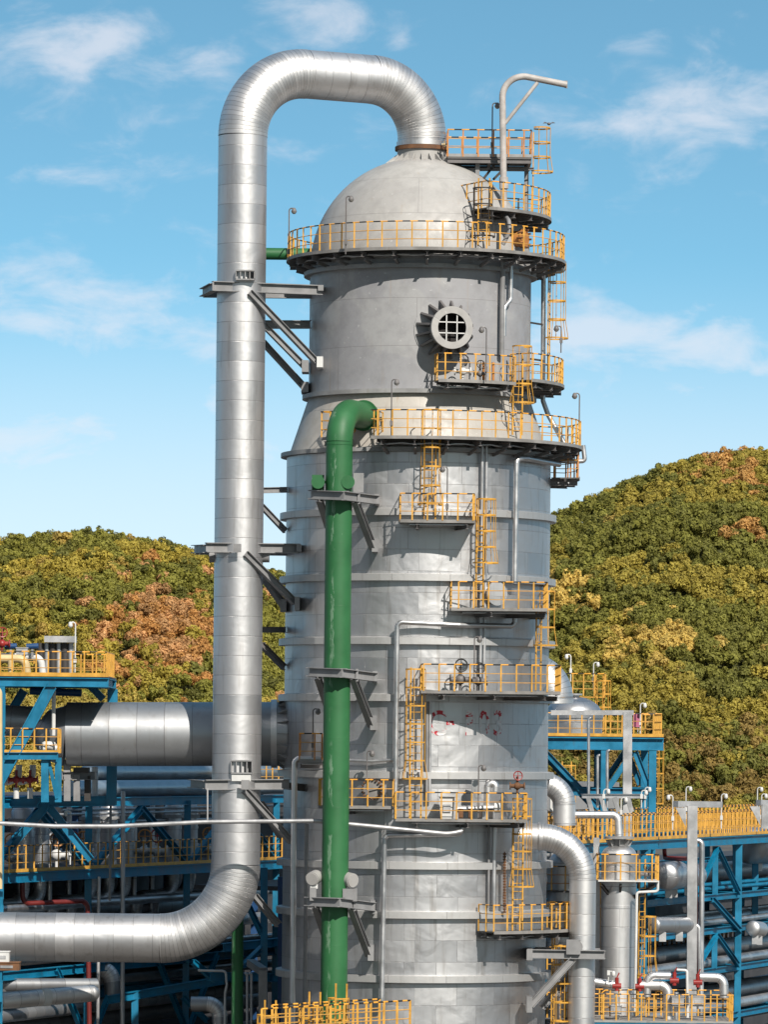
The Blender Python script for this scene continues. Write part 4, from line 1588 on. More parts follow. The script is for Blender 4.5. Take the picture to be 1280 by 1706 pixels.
def walkway(label, rk, a0, a1, b0, b1, z, beam=.42, sides=('front', 'back'), mat='yellow_paint', step=.8, ends=(False, False), bmat='blue_paint', h=1.08):
    c = rk.at((a0 + a1) / 2, (b0 + b1) / 2, z - beam)
    t = thing('walkway', label, 'walkway', c)
    part(deck_slab(rk, a0, a1, b0, b1, z - .03), 'deck', 'grating', t)
    for b in (b0, b1):
        part(MB().ibeam(rk.at(a0, b, z - .06 - beam / 2), rk.at(a1, b, z - .06 - beam / 2), beam, beam * .6), 'edge_beam', bmat, t)
    part(MB().bar(rk.at(a0, b0 - .02, z + .03), rk.at(a1, b0 - .02, z + .03), .03, .14), 'toe_board', mat, t)
    if 'front' in sides:
        railing(t, [rk.at(a0, b0, z), rk.at(a1, b0, z)], mat=mat, step=step, h=h)
    if 'back' in sides:
        railing(t, [rk.at(a0, b1, z), rk.at(a1, b1, z)], mat=mat, step=step, h=h)
    for e, a in zip(ends, (a0, a1)):
        if e:
            railing(t, [rk.at(a, b0, z), rk.at(a, b1, z)], mat=mat, step=step, h=h)
    return t


# ============================ left rack
LR = Rack(P(0, 1452, 1), (.36, .93, 0), (-.93, .36, 0))
zA, zB, zC_, zD = 19.35, 16.5, 12.1, 9.0
sp = []
for s_ in (-1.0, 9.5, 20.3, 31.0, 42.0):
    for n_ in (0.3, 6.0):
        top = zA if s_ > -2 else zB
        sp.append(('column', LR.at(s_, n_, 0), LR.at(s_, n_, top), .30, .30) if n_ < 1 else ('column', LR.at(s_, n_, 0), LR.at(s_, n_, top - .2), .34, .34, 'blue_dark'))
for z in (zA, zC_, 10.85, 7.5):
    sp.append(('beam', LR.at(-6, .3 if z != 10.85 else 1.2, z), LR.at(43, .3 if z != 10.85 else 1.2, z), .38, .26))
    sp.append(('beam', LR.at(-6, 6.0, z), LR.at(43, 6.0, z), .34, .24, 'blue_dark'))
    for s_ in (-1, 9.5, 20.3, 31):
        sp.append(('cross_beam', LR.at(s_, .5, z - .02), LR.at(s_, 5.8, z - .02), .34, .22))
for s_, w in ((4.2, 4.8), (14.9, 5.0), (25.6, 5.0)):
    for k in (-1, 1):
        sp.append(('brace', LR.at(s_, .2, zA - .3), LR.at(s_ + k * w, .2, zB + .1), .28, .24))
for s_ in (9.5, 20.3):
    for k in (-1, 1):
        sp.append(('brace', LR.at(s_ + k * 3.4, .2, zC_ + .1), LR.at(s_, .2, zC_ - 3.4), .24, .2))
frame('pipe_rack', 'blue steel pipe rack with A shaped braces behind the overhead pipe', 'pipe rack', sp, 'blue_paint')
walkway('long yellow railed walkway running back along the blue rack at the left', LR, -4, 31, 0, 1.3, zB, sides=('front',), step=.82)
# added solid floors that keep the inside of the rack in shade
for lab, b0, b1, z in (('added shading floor inside the left rack at walkway height', 1.35, 12, zB - .1), ('added shading floor low inside the left rack', .6, 12, zC_ - .25)):
    tt = thing('floor_slab', lab, 'floor deck', LR.at(12, (b0 + b1) / 2, z))
    part(deck_slab(LR, -8, 33, b0, b1, z), 'grating', 'rack_shade', tt)
# added dark wall and roof standing in for deep shade behind the rack
hs = thing('backing_block', 'added dark backing wall standing in for shade inside the left rack', 'building', LR.at(15, 9, 0))
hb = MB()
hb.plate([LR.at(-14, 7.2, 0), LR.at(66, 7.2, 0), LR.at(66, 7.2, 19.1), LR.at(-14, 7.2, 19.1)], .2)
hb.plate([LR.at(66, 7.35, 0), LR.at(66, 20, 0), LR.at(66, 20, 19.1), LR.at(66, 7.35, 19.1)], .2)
part(hb, 'wall', 'rack_shade', hs)
part(deck_slab(LR, -14.2, 66.2, 7.0, 20.2, 19.25, .2), 'roof', 'rack_shade', hs)
# upright exchangers on the walkway side, each with its bend below
def upright(label, s_, n_, r, z0, z1):
    c = LR.at(s_, n_, z0)
    t = thing('upright_vessel', label, 'vessel', c)
    part(MB().lathe([(.001, z0), (r, z0), (r, z0 + 1.5), (r * 1.04, z0 + 1.5), (r * 1.04, z0 + 1.62), (r, z0 + 1.62), (r, z1 - .3), (r * .8, z1 - .08), (.001, z1)], 24, (c.x, c.y, 0)), 'shell', 'vessel_clad', t)
    part(MB().lathe([(r, z1 - .75), (r * 1.25, z1 - .75), (r * 1.25, z1 - .6), (r, z1 - .6)], 24, (c.x, c.y, 0), closed_prof=True), 'flange', 'flange_grey', t)
    part(MB().box((c.x, c.y, z1 + .05), (r * 1.2, r * .8, .25)), 'head_box', 'galvanized', t)


for k, (s_, r, lab) in enumerate(((6.2, .52, 'widest grey upright vessel behind the walkway, nearest the left edge'), (7.9, .42, 'grey upright vessel beside the widest one behind the walkway'),
                                  (13.2, .42, 'grey upright vessel just left of the thin galvanized mast'), (15.1, .42, 'grey upright vessel just right of the thin galvanized mast'),
                                  (16.9, .42, 'grey upright vessel midway between the mast and the blue column'), (22.3, .40, 'grey upright vessel just right of the second blue column'),
                                  (24.2, .40, 'grey upright vessel nearest to the overhead pipe'))):
    upright(lab, s_, 1.9, r, zB, zA - .1)
    a = LR.at(s_, 1.9, zB - .2)
    b = LR.at(s_, 1.9, zB - 1.55)
    c = LR.at(s_ - 2.6, 2.6, zB - 1.6)
    e = c - Z * 1.2
    pipe('drain_bend', 'J shaped bend under the ' + lab.replace(' behind the walkway', '').replace('upright ', '').replace('just ', ''), [a, b, c, e], .30, [.75, .6], 'small_clad', 'elbow_clad', n=18, seg=8)
for z, n_, r, lab in ((14.35, 3.2, .62, 'big dull pipe lying inside the left rack just above the overhead pipe bend'), (11.4, 2.6, .34, 'dull pipe low in the left rack'), (9.6, 2.2, .4, 'dull pipe lowest in the left rack'),
                      (13.1, 5.0, .3, 'thin dull pipe deep in the left rack')):
    pipe('rack_pipe', lab, [LR.at(-6, n_, z), LR.at(33, n_, z)], r, 1, 'duct_clad', n=20)
pipe('rack_pipe', 'grey pipe with painted-in sky sheen and a rounded end on top of the left rack', [LR.at(12.0, 2.4, zA + .55), LR.at(44, 2.4, zA + .55)], .36, 1, 'sky_tinted_steel', n=20)
pipe('rack_pipe', 'second grey pipe with painted-in sky sheen and a rounded end, higher on the left rack', [LR.at(18, 4.4, zA + .4), LR.at(18, 4.4, zA + 1.25), LR.at(46, 4.4, zA + 1.25)], .42, .6, 'sky_tinted_steel', 'sky_tinted_steel', n=20)
for k, z in enumerate((zA - .35, zA - .55, 18.4)):
    thin_pipe('thin_pipe', ('pale small-bore pipe along the top beam of the left rack', 'second small-bore pipe just under the top one of the left rack', 'small-bore pipe crossing behind the upright vessels')[k],
              [LR.at(8, .9 + k * .6, z), LR.at(32, .9 + k * .6, z)], .06, .2, 'galvanized')
walkway('far yellow railed walkway seen under the broad silver duct', LR, 33, 56, 3, 5, 20.0, sides=('front', 'back'), step=.8)
for k, (n_, z, r, mt) in enumerate(((.9, 14.9, .2, 'pipe_steel'), (1.5, 13.6, .28, 'small_clad'), (.8, 12.75, .16, 'pipe_steel'), (1.4, 12.6, .26, 'small_clad'), (.7, 11.45, .2, 'pipe_steel'), (1.3, 10.3, .3, 'small_clad'), (.8, 8.6, .22, 'pipe_steel'))):
    thin_pipe('rack_pipe', ('slim silver pipe just under the left walkway', 'silver clad pipe second below the left walkway', 'slim pipe on the lower beam of the left rack', 'silver clad pipe on the lower beam of the left rack', 'slim pipe just below the lower beam of the left rack', 'silver clad pipe above the lowest beams of the left rack', 'slim silver pipe lowest in the left rack')[k],
              [LR.at(-6, n_, z), LR.at(42, n_, z)], r, .2, mt, n=14)
for k, s_ in enumerate((2.0, 4.6, 9.2, 10.8, 11.9, 18.6, 20.0, 26.0)):
    valve(('pale valve behind the left walkway rail, nearest the left edge', 'grey valve left of the widest upright vessel', 'pale valve right of the first two upright vessels', 'grey valve just left of the galvanized mast behind the rail',
           'pale valve just right of the slim grey riser behind the rail', 'grey valve left of the second blue column', 'pale valve right of the second blue column', 'grey valve nearest the overhead pipe behind the rail')[k],
          LR.at(s_, 1.7, zB), 1.5, 'white_paint' if k % 2 == 0 else 'galvanized', True, 'rusty_yellow' if k % 3 else 'red_paint')
for k, s_ in enumerate((3.2, 5.2, 10.2, 12.2, 14.2, 19.3, 21.3)):
    thin_pipe('thin_pipe', ('first slim upright pipe behind the left walkway, by the left edge', 'slim upright pipe left of the widest upright vessel', 'slim upright pipe by the first blue column on the left walkway', 'slim upright pipe left of the mast behind the rail',
                            'slim upright pipe between the two vessels by the mast', 'slim upright pipe left of the second blue column', 'slim upright pipe right of the second blue column')[k],
              [LR.at(s_, 2.5, zA - .2), LR.at(s_, 2.5, zB - 2.4), LR.at(s_ - 1.4, 2.4, zB - 2.5)], .12, .3, 'small_clad', n=12)
# masts and hoses
thin_pipe('thin_pipe', 'thin galvanized mast standing by the left walkway', [P(204, 1720, 10), P(205, 1318, 10)], .10, .2, 'galvanized')
thin_pipe('thin_pipe', 'slim grey pipe running up left of the galvanized mast', [P(183, 1500, 9), P(185, 1265, 9)], .06, .2, 'steel_grey')
thin_pipe('thin_pipe', 'red fire water pipe bending down beside the first blue column', [P(37, 1462, 5), P(38, 1505, 5), P(146, 1500, 7), P(149, 1720, 7)], .11, .35, 'shaded_red')
thin_pipe('thin_pipe', 'galvanized downpipe right of the red fire water pipe', [P(163, 1720, 8), P(165, 1460, 8)], .075, .2, 'galvanized')
lamp_px('white lamp post on the left walkway in front of the upright vessels', 117, 1440, 1350, 3, side=-1, mat='white_paint', head=.1)
pipe('clad_pipe', 'silver clad pipe with a domed end at the lower left corner', [P(-60, 1672, -2), P(150, 1654, 1.5)], .36, 1, 'small_clad', n=28)
tcl = [o for o in COL.objects if o.name.startswith('clad_pipe')][0]
part(MB().ball(P(152, 1654, 1.55), .36, 24, 12), 'end_cap', 'small_clad', tcl)
part(MB().tube([P(68, 1661, .1), P(80, 1660, .3)], .375, 28), 'band', 'white_paint', tcl)
pipe('clad_pipe', 'duller clad pipe lying behind the one with the domed end', [P(-60, 1640, 2), P(160, 1640, 5)], .28, 1, 'duct_clad', n=24)
pipe('drain_bend', 'silver bend turning down behind the thin mast at the bottom', [P(150, 1612, 12), P(186, 1614, 12), P(188, 1660, 12)], .36, .6, 'duct_clad', 'elbow_clad', n=20, seg=10)
pipe('drain_bend', 'silver bend at the bottom between the blue column and small green pipe', [P(318, 1672, 8), P(366, 1672, 8), P(367, 1760, 8)], .33, .55, 'duct_clad', 'elbow_clad', n=20, seg=10)
thin_pipe('thin_pipe', 'white small-bore pipe with a bent top left of the small green pipe', [P(330, 1616, 4), P(376, 1617, 4), P(378, 1640, 4), P(375, 1655, 4), P(374, 1760, 4)], .05, .15, 'white_paint')
thin_pipe('thin_pipe', 'small green painted riser under the bottom bend of the overhead pipe', [P(396, 1480, 1), P(395, 1760, 1)], .25, .2, 'green_paint', n=24)
for k, px in enumerate((412, 419)):
    thin_pipe('thin_pipe', ('left', 'right')[k] + ' of two slim silver pipes beside the small green riser', [P(px - 4, 1622, 3), P(px, 1620, 3), P(px, 1760, 3)], .06, .08, 'galvanized')
tw = thing('cable_duct', 'bent grey cable duct rising beside the tower foot', 'duct', P(438, 1760, 1))
part(MB().bar(P(438, 1760, 1), P(438, 1616, 1), .36, .3, up=Vector((0, 1, 0))), 'riser', 'steel_grey', tw)
part(MB().bar(P(438, 1617, 1), P(418, 1603, 2.5), .36, .3), 'bend', 'steel_grey', tw)
frame('steel_bay', 'blue steel bay with a knee brace between overhead pipe bend and tower', 'steel frame', [
    ('column', P(440, 1790, 6), P(440, 1445, 6), .3, .3), ('column', P(468, 1790, 9), P(468, 1460, 9), .26, .26, 'blue_dark'), ('beam', P(372, 1578, 4), P(470, 1568, 10), .36, .24), ('brace', P(436, 1578, 6), P(405, 1608, 4.5), .2, .2),
    ('brace', P(436, 1555, 6), P(415, 1510, 5), .2, .2), ('beam', P(350, 1626, 4), P(470, 1628, 10), .36, .24), ('brace', P(322, 1602, 4), P(358, 1632, 5), .24, .2),
    ('beam', P(180, 1665, 10), P(372, 1632, 14), .36, .24), ('post', P(225, 1652, 11), P(225, 1790, 11), .3, .3), ('brace', P(305, 1660, 13), P(345, 1700, 14), .2, .2)], 'blue_paint')

# ============================ left tower with the platforms above the duct
TY0, TY1 = -3.0, 2.6
def fb(px0, py0, px1, py1, Y, h, w, kind='beam', mat=None):
    r = (kind, P(px0, py0, Y), P(px1, py1, Y), h, w)
    return r + ((mat,) if mat else ())


zT = P(90, 1126, TY0).z
xl, xr = P(-40, 1126, TY0).x, P(181, 1126, TY0).x
sp = [('beam', Vector((xl, TY0, zT - .25)), Vector((xr, TY0, zT - .25)), .38, .3), ('beam', Vector((xl, TY1, zT - .25)), Vector((xr, TY1, zT - .25)), .38, .3),
      ('cross_beam', Vector((xr - .15, TY0 + .2, zT - .25)), Vector((xr - .15, TY1 - .2, zT - .25)), .36, .3), ('cross_beam', Vector((xl + 5, TY0 + .2, zT - .25)), Vector((xl + 5, TY1 - .2, zT - .25)), .36, .3),
      ('column', Vector((xr - .15, TY1, P(180, 1341, TY1).z)), Vector((xr - .15, TY1, zT - .45)), .42, .42), ('column', Vector((xl, TY1, 0)), Vector((xl, TY1, zT - .45)), .42, .42), ('column', Vector((xl + 1.0, TY0, 0)), Vector((xl + 1.0, TY0, zT - .45)), .42, .42),
      fb(86, 1142, -12, 1322, TY0, .46, .36, 'brace'), fb(40, 1150, 2, 1212, TY1, .36, .3, 'brace'), fb(150, 1142, 172, 1165, TY1, .3, .3, 'knee_brace'),
      fb(-10, 1259, 97, 1259, TY0 - .1, .3, .24), fb(75, 1262, 75, 1336, TY0 + .1, .3, .3, 'column'), fb(97, 1262, 97, 1336, TY0 + .3, .26, .26, 'column'), fb(80, 1262, 95, 1330, TY0 + .2, .16, .14, 'brace'),
      fb(-20, 1336, 184, 1334, TY1, .42, .3), fb(76, 1344, -6, 1436, TY1, .36, .3, 'brace'), fb(82, 1344, 152, 1432, TY1, .32, .26, 'brace'), fb(75, 1338, 70, 1347, TY1 - .1, .5, .8, 'node')]
frame('steel_tower', 'blue steel tower with a long diagonal in front of the broad duct', 'steel tower', sp, 'blue_paint')
tpf = thing('platform', 'upper yellow railed deck on the blue tower at the far left', 'platform', Vector((xl, TY0, zT)))
part(MB().box(((xl + xr) / 2, (TY0 + TY1) / 2, zT - .02), (xr - xl, TY1 - TY0, .06)), 'deck', 'grating', tpf)
part(MB().bar((xl, TY0 - .03, zT + .06), (xr, TY0 - .03, zT + .06), .03, .16), 'toe_board', 'yellow_paint', tpf)
railing(tpf, [(xl, TY0, zT), (xr - .1, TY0, zT), (xr - .1, TY1, zT), (xl, TY1, zT)], step=.5, h=1.0)
z2 = P(50, 1254, TY0).z
x2 = P(97, 1254, TY0).x
tpf = thing('platform', 'small lower yellow railed deck on the blue tower at the far left', 'platform', Vector((xl, TY0, z2)))
part(MB().box(((xl + x2) / 2, TY0 + .7, z2 - .02), (x2 - xl, 1.5, .06)), 'deck', 'grating', tpf)
part(MB().bar((xl, TY0 - .08, z2 + .05), (x2, TY0 - .08, z2 + .05), .03, .14), 'toe_board', 'yellow_paint', tpf)
railing(tpf, [(xl, TY0 - .05, z2), (x2, TY0 - .05, z2), (x2, TY0 + 1.4, z2)], step=.5, h=1.0)
single(pipe_line([P(-2.5, 1480, -4), P(-2.5, 1150, -4), P(-20, 1145, -4)], .16, .2, 12), 'thin_pipe', 'cream_pipe', 'thick cream yellow pipe standing at the very left edge', 'pipe')
thin_pipe('thin_pipe', 'pale pipe dropping from the upper deck in front of the duct', [P(90, 1140, -1.8), P(89, 1225, -1.8)], .085, .2, 'white_paint')
thin_pipe('thin_pipe', 'pale bent pipe on the right corner of the blue tower', [P(176, 1112, 2.9), P(184, 1116, 2.9), P(185, 1170, 2.9)], .07, .15, 'white_paint')
thin_pipe('rack_pipe', 'dark pipe lying under the upper deck of the blue tower', [P(50, 1151, .5), P(136, 1154, .5)], .16, .2, 'blue_dark', n=14)
# gear on the upper deck
thin_pipe('thin_pipe', 'cream bend in the middle of the upper left deck', [P(2, 1097, -1.6), P(42, 1097, -1.6), P(45, 1122, -1.6)], .17, .35, 'cream_pipe', n=16)
thin_pipe('thin_pipe', 'white bend behind the cream bend on the upper left deck', [P(-10, 1094, -.2), P(68, 1094, -.2), P(71, 1122, -.2)], .15, .35, 'white_paint', n=16)
thin_pipe('thin_pipe', 'cream riser left of the cream bend on the upper left deck', [P(18, 1122, -2.0), P(18, 1100, -2.0)], .12, .2, 'cream_pipe', n=14)
for lab, px, mt in (('left blue actuator on the upper left deck', 18, 'blue_dark'), ('right blue actuator on the upper left deck', 54, 'blue_dark')):
    t = thing('valve_actuator', lab, 'actuator', P(px, 1090, -.6))
    part(MB().tube([P(px - 10, 1077, -.6), P(px + 10, 1076, -.6)], .12, 14), 'cylinder', mt, t)
    part(MB().bar(P(px, 1078, -.6), P(px, 1095, -.6), .09, .09, up=Vector((0, 1, 0))), 'yoke', 'steel_grey', t)
valve('red valve with a handwheel at the top left corner of the blue tower', P(3, 1086, -1.0), 1.0, 'red_paint', True, 'red_paint')
cabinet('sloping grey box between the blue actuators on the upper left deck', 27, 46, 1080, 1090, -1.2, .5, 'galvanized')
hd = thing('filter_house', 'row of dark upright filters under a pale hood on the upper left deck', 'filter unit', P(100, 1122, .8))
part(MB().box((P(101, 1065, .8).x, .8, P(101, 1065, .8).z), (1.3, .9, .26)), 'hood', 'galvanized', hd)
for k, px in enumerate((68, 78, 88, 98, 108, 118)):
    part(MB().tube([P(px, 1122, .8), P(px, 1071, .8)], .15 if k % 2 == 0 else .11, 14), 'filter_tube', 'dark_steel' if k % 2 == 0 else 'galvanized', hd)
lamp_px('white lamp post on the upper deck of the blue tower', 125, 1120, 1036, -2.6, side=-1, mat='white_paint', head=.1)
for k, (px, lab) in enumerate(((27, 'red valve on the white pipe nearest the left edge'), (50, 'red valve on the second white pipe from the left edge'))):
    thin_pipe('thin_pipe', ('white bent pipe above the leftmost red valve', 'white bent pipe above the second red valve')[k], [P(px + 5, 1274, -1.5), P(px + 4, 1296, -1.5), P(px - 10, 1302, -1.5), P(px - 20, 1303, -1.5)], .13, .2, 'white_paint', n=14)
    valve(lab, P(px, 1312, -1.75), .95, 'red_paint', False)
    thin_pipe('thin_pipe', ('white stub pipe below the leftmost red valve', 'white stub pipe below the second red valve')[k], [P(px, 1312, -1.6), P(px, 1330, -1.6)], .12, .2, 'white_paint', n=14)
wb = MB()
for k in range(5):
    wb.ball(P(72 + k * 5, 1246 - (k % 2) * 5 - (4 if k == 2 else 0), -2.4), .19 + .03 * (k % 3), 10, 6, .8)
single(wb, 'wrapped_valve', 'white_paint', 'lumpy valve wrapped in white cloth on the lower left deck', 'valve')
fr = [('leg', P(112, 1334, -.2), P(112, 1290, -.2), .3, .26), ('leg', P(128, 1334, .4), P(128, 1290, .4), .3, .26), ('leg', P(146, 1334, 1.0), P(146, 1292, 1.0), .3, .26, 'dark_steel'),
      ('beam', P(103, 1292, -.3), P(158, 1292, 1.2), .34, .3), ('plate', P(106, 1265, -.3), P(118, 1286, .2), 0, 0), ('plate', P(122, 1278, 0), P(150, 1287, .8), 0, 0, 'dark_steel')]
frame('duct_saddle', 'grey steel trestle carrying the broad duct beside the blue tower', 'pipe support', fr, 'steel_grey')
thin_pipe('thin_pipe', 'white pipe behind the grey trestle', [P(158, 1277, 3), P(158, 1330, 3)], .14, .2, 'white_paint', n=14)
cabinet('white box on a dark base at the lower left edge', -6, 15, 1586, 1602, -6, .6, 'white_paint')
cabinet('brown base under the white box at the lower left edge', -10, 32, 1604, 1616, -6.1, .8, 'rust')

# ============================ right rack
RR = Rack(P(1060, 1400, 10), (.34, .94, 0), (-.94, .34, 0))
zR = 17.95
sp = []
for s_ in (1.6, 17.0, 32.0):
    sp.append(('column', RR.at(s_, .1, 0), RR.at(s_, .1, zR - .45), .31, .31))
    sp.append(('column', RR.at(s_, 6.0, 0), RR.at(s_, 6.0, zR - .2), .36, .36))
for z in (15.1, 13.55, 11.7, 9.5, 6.5):
    sp.append(('beam', RR.at(-1, .1, z), RR.at(34, .1, z), .28, .22))
    for s_ in (1.6, 9.0, 17.0, 25, 32):
        sp.append(('cross_beam', RR.at(s_, .4, z - .02), RR.at(s_, 5.8, z - .02), .32, .22))
for a, zt_, zb_ in ((13.0, zR - .5, 15.2), (13.0, 13.45, 11.8), (13, 9.4, 6.6)):
    sp.append(('strut', RR.at(a, .1, zb_), RR.at(a, .1, zt_), .26, .26))
    for k in (-1, 1):
        sp.append(('brace', RR.at(a, -.02, zt_ - .1), RR.at(a + k * 3.7, -.02, zb_), .22, .18))
for z in (15.6, 16.6, 13.4, 11.9, 9.8):
    sp.append(('beam', RR.at(2, 3.0, z), RR.at(34, 3.0, z), .26, .2))
for s_ in (8.0, 12.5, 20.5, 28):
    sp.append(('strut', RR.at(s_, 3.0, 6), RR.at(s_, 3.0, 15.5), .26, .26))
for s_ in (4.6, 6.3, 21.5, 25):
    sp.append(('strut', RR.at(s_, 1.5, 13.6), RR.at(s_, 1.5, zR - .5), .32, .3))
for s_ in (12.2,):
    sp.append(('brace', RR.at(17, -.02, 13.4), RR.at(s_, -.02, 15.0), .24, .2))
frame('pipe_rack', 'blue steel rack with A shaped braces under the long walkway at right', 'pipe rack', sp, 'blue_paint')
walkway('long yellow railed walkway on top of the blue rack at right', RR, -9, 36, 0, 1.4, zR, step=.66, beam=.40)
walkway('second yellow railed walkway parallel behind the long one at right', RR, -7, 47, 5.0, 6.4, zR + .02, step=.72)
walkway('lower walkway with yellow rails seen through the blue rack at right', RR, 8, 36, 4.2, 5.4, 12.4, step=.8, sides=('front', 'back'), mat='rusty_yellow')
for lab, b0, b1, z in (('added shading floor high inside the right rack', .5, 12, 14.9), ('added shading floor midway inside the right rack', .5, 12, 11.45), ('added shading floor low inside the right rack', .5, 12, 9.2)):
    tt = thing('floor_slab', lab, 'floor deck', RR.at(16, 6, z))  # added dark floors that deepen the shade in the right rack
    part(deck_slab(RR, 2 if z > 14 else -1, 34, b0, b1, z), 'grating', 'rack_shade', tt)
hs = thing('backing_block', 'added dark backing wall standing in for shade inside the right rack', 'building', RR.at(16, 9, 0))  # added dark backing in place of the rack's inner shade
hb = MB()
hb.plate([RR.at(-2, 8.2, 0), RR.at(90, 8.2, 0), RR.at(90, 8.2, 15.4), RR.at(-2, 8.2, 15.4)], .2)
part(hb, 'wall', 'rack_shade', hs)
part(deck_slab(RR, -2, 90.2, 8.0, 20, 15.55, .2), 'roof', 'rack_shade', hs)
for z, n_, r, mt, lab in ((16.05, 2.6, .45, 'duct_clad', 'silver pipe lying on the upper floor of the right rack'), (15.9, 4.3, .5, 'sky_tinted_steel', 'grey pipe with painted-in sky sheen behind the silver one on the upper floor of the right rack'), (12.4, 2.4, .40, 'duct_clad', 'dull pipe on the middle floor of the right rack'),
                          (10.3, 2.0, .45, 'duct_clad', 'dull pipe on the low floor of the right rack'), (10.2, 3.4, .35, 'duct_clad', 'second dull pipe on the low floor of the right rack'), (8.0, 1.8, .4, 'duct_clad', 'lowest dull pipe in the right rack')):
    pipe('rack_pipe', lab, [RR.at(7 if z > 15 else 1, n_, z), RR.at(36, n_, z)], r, 1, mt, n=20)
for k, (n_, z) in enumerate(((1.0, 15.4), (1.5, 15.55), (1.9, 14.2), (1.0, 12.1), (1.4, 9.9), (2.9, 12.0))):
    thin_pipe('thin_pipe', ('small blue pipe along the edge of the upper floor at right', 'second small blue pipe along the upper floor at right', 'small-bore pipe slung under the upper floor at right', 'small pipe along the edge of the middle floor at right', 'small pipe along the edge of the low floor at right', 'second small pipe along the middle floor at right')[k],
              [RR.at(2, n_, z), RR.at(35, n_, z)], .10, .2, ('blue_paint', 'blue_paint', 'galvanized', 'galvanized', 'galvanized', 'pipe_steel')[k])
for k, (n_, z, r, mt) in enumerate(((.8, 12.0, .22, 'pipe_steel'), (1.0, 9.85, .24, 'small_clad'), (.9, 13.85, .14, 'pipe_steel'), (1.8, 13.9, .24, 'small_clad'), (.8, 7.4, .28, 'small_clad'))):
    thin_pipe('rack_pipe', ('silver pipe along the front of the middle floor at right', 'silver clad pipe along the front of the low floor at right', 'slim silver pipe above the second beam at right', 'silver clad pipe above the second beam at right', 'silver clad pipe lowest at the right')[k],
              [RR.at(1, n_, z), RR.at(36, n_, z)], r, .2, mt, n=14)
def drum(label, p0, p1, r, mat='vessel_clad'):
    p0, p1 = Vector(p0), Vector(p1)
    d = (p1 - p0).normalized()
    t = thing('drum', label, 'vessel', ((p0 + p1) / 2) - Z * r)
    part(MB().tube([p0, p1], r, 36, cap=False), 'shell', mat, t)
    RMx = d.to_track_quat('Z', 'Y').to_matrix()
    for c, s in ((p0, -1), (p1, 1)):
        part(MB().lathe([(r * cos(a), s * r * .5 * sin(a)) for a in [radians(90 * k / 8) for k in range(9)]], 36, c, mat=RMx), 'head', mat, t)
    for f in (.25, .75):
        c = p0.lerp(p1, f)
        part(MB().box((c.x, c.y, c.z - r - .15), (.3, .4, .4)), 'saddle', 'galvanized', t)
    return t


drum('silver drum end behind the small column at right', P(1110, 1459, 9), P(1128, 1457, 13), .62)
drum('pale drum in the blue rack right of the gantry post', P(1142, 1460, 14), P(1160, 1458, 17), .5)
drum('dull grey horizontal drum beside the yellow ladder at right', P(1090, 1541, 4), P(1146, 1540, 6), .34, 'duct_clad')
drum('grey cladded drum at the right edge under the walkway', P(1250, 1408, 33), P(1310, 1408, 38), .9, 'duct_clad')
drum('sunlit pipe end low in the right rack', P(1255, 1546, 22), P(1268, 1548, 23), .36, 'small_clad')
thin_pipe('thin_pipe', 'red fire water pipe stepping down beside the gantry post', [P(1107, 1398, 16), P(1108, 1429, 16), P(1159, 1431, 8.3), P(1161, 1650, 8.3)], .10, .25, 'red_paint')
thin_pipe('thin_pipe', 'tall silver pipe with a hooked top right of the gantry post', [P(1160, 1400, 8), P(1170, 1399, 8), P(1168, 1690, 8)], .12, .2, 'pipe_steel', n=14)
thin_pipe('thin_pipe', 'silver pipe hooking down from the dull grey drum', [P(1150, 1540, 6), P(1165, 1541, 6), P(1167, 1640, 6)], .09, .2, 'pipe_steel', n=14)
thin_pipe('thin_pipe', 'white small-bore pipe frame at the bottom right', [P(1128, 1615, 0), P(1145, 1616, 0), P(1146, 1700, 0)], .06, .1, 'white_paint')
def gantry(label, px, pyt, pyb, Y, w, px0, px1):
    t = thing('gantry_post', label, 'gantry', P(px, pyb, Y))
    part(MB().bar(P(px, pyb, Y), P(px + 2, pyt, Y), w, w, up=Vector((0, 1, 0))), 'post', 'galvanized', t)
    part(MB().bar(P(px0, pyt - 3, Y), P(px1, pyt - 2, Y + 1.5), w * .8, .26), 'arm', 'galvanized', t)
    part(MB().plate([P(px - 9, pyt + 3, Y - .1), P(px - 9, pyt + 35, Y - .1), P(px - 26, pyt + 3, Y - .1)], .05), 'gusset', 'galvanized', t)


gantry('tall grey square post with a short arm crossing the right walkway', 1152, 1342, 1720, 6, .42, 1126, 1200)
gantry('grey square post with a short arm at the right picture edge', 1276, 1340, 1380, 14, .42, 1264, 1330)
# small column
SY = 2.0
sc0 = P(1031, 1500, SY)
ts = thing('process_tower', 'slim silver column with a domed and flanged head beside the blue rack', 'column', (sc0.x, SY, 0))
zt1, zb1 = P(1031, 1424, SY).z, 0.0
rs_ = .74
part(MB().lathe([(rs_, 0), (rs_, zt1)], 48, (sc0.x, SY, 0)), 'shell', 'small_clad', ts)
part(MB().lathe([(rs_ * cos(a), zt1 + rs_ * .62 * sin(a)) for a in [radians(84 * k / 10) for k in range(11)]], 48, (sc0.x, SY, 0)), 'head', 'small_clad', ts)
zf1 = P(1031, 1393, SY).z
part(MB().lathe([(.3, zt1 + .3), (.3, zf1 - .1), (.62, zf1 - .1), (.62, zf1), (.001, zf1)], 32, (sc0.x, SY, 0)), 'top_flange', 'flange_grey', ts)
for a in range(8):
    d = Vector((sin(a * pi / 4), -cos(a * pi / 4), 0))
    c0 = Vector((sc0.x, SY, 0))
    part(MB().plate([c0 + d * .3 + Z * (zf1 - .14), c0 + d * .58 + Z * (zf1 - .14), c0 + d * .46 + Z * (zt1 + .38), c0 + d * .3 + Z * (zt1 + .42)], .03), 'gusset', 'flange_grey', ts)
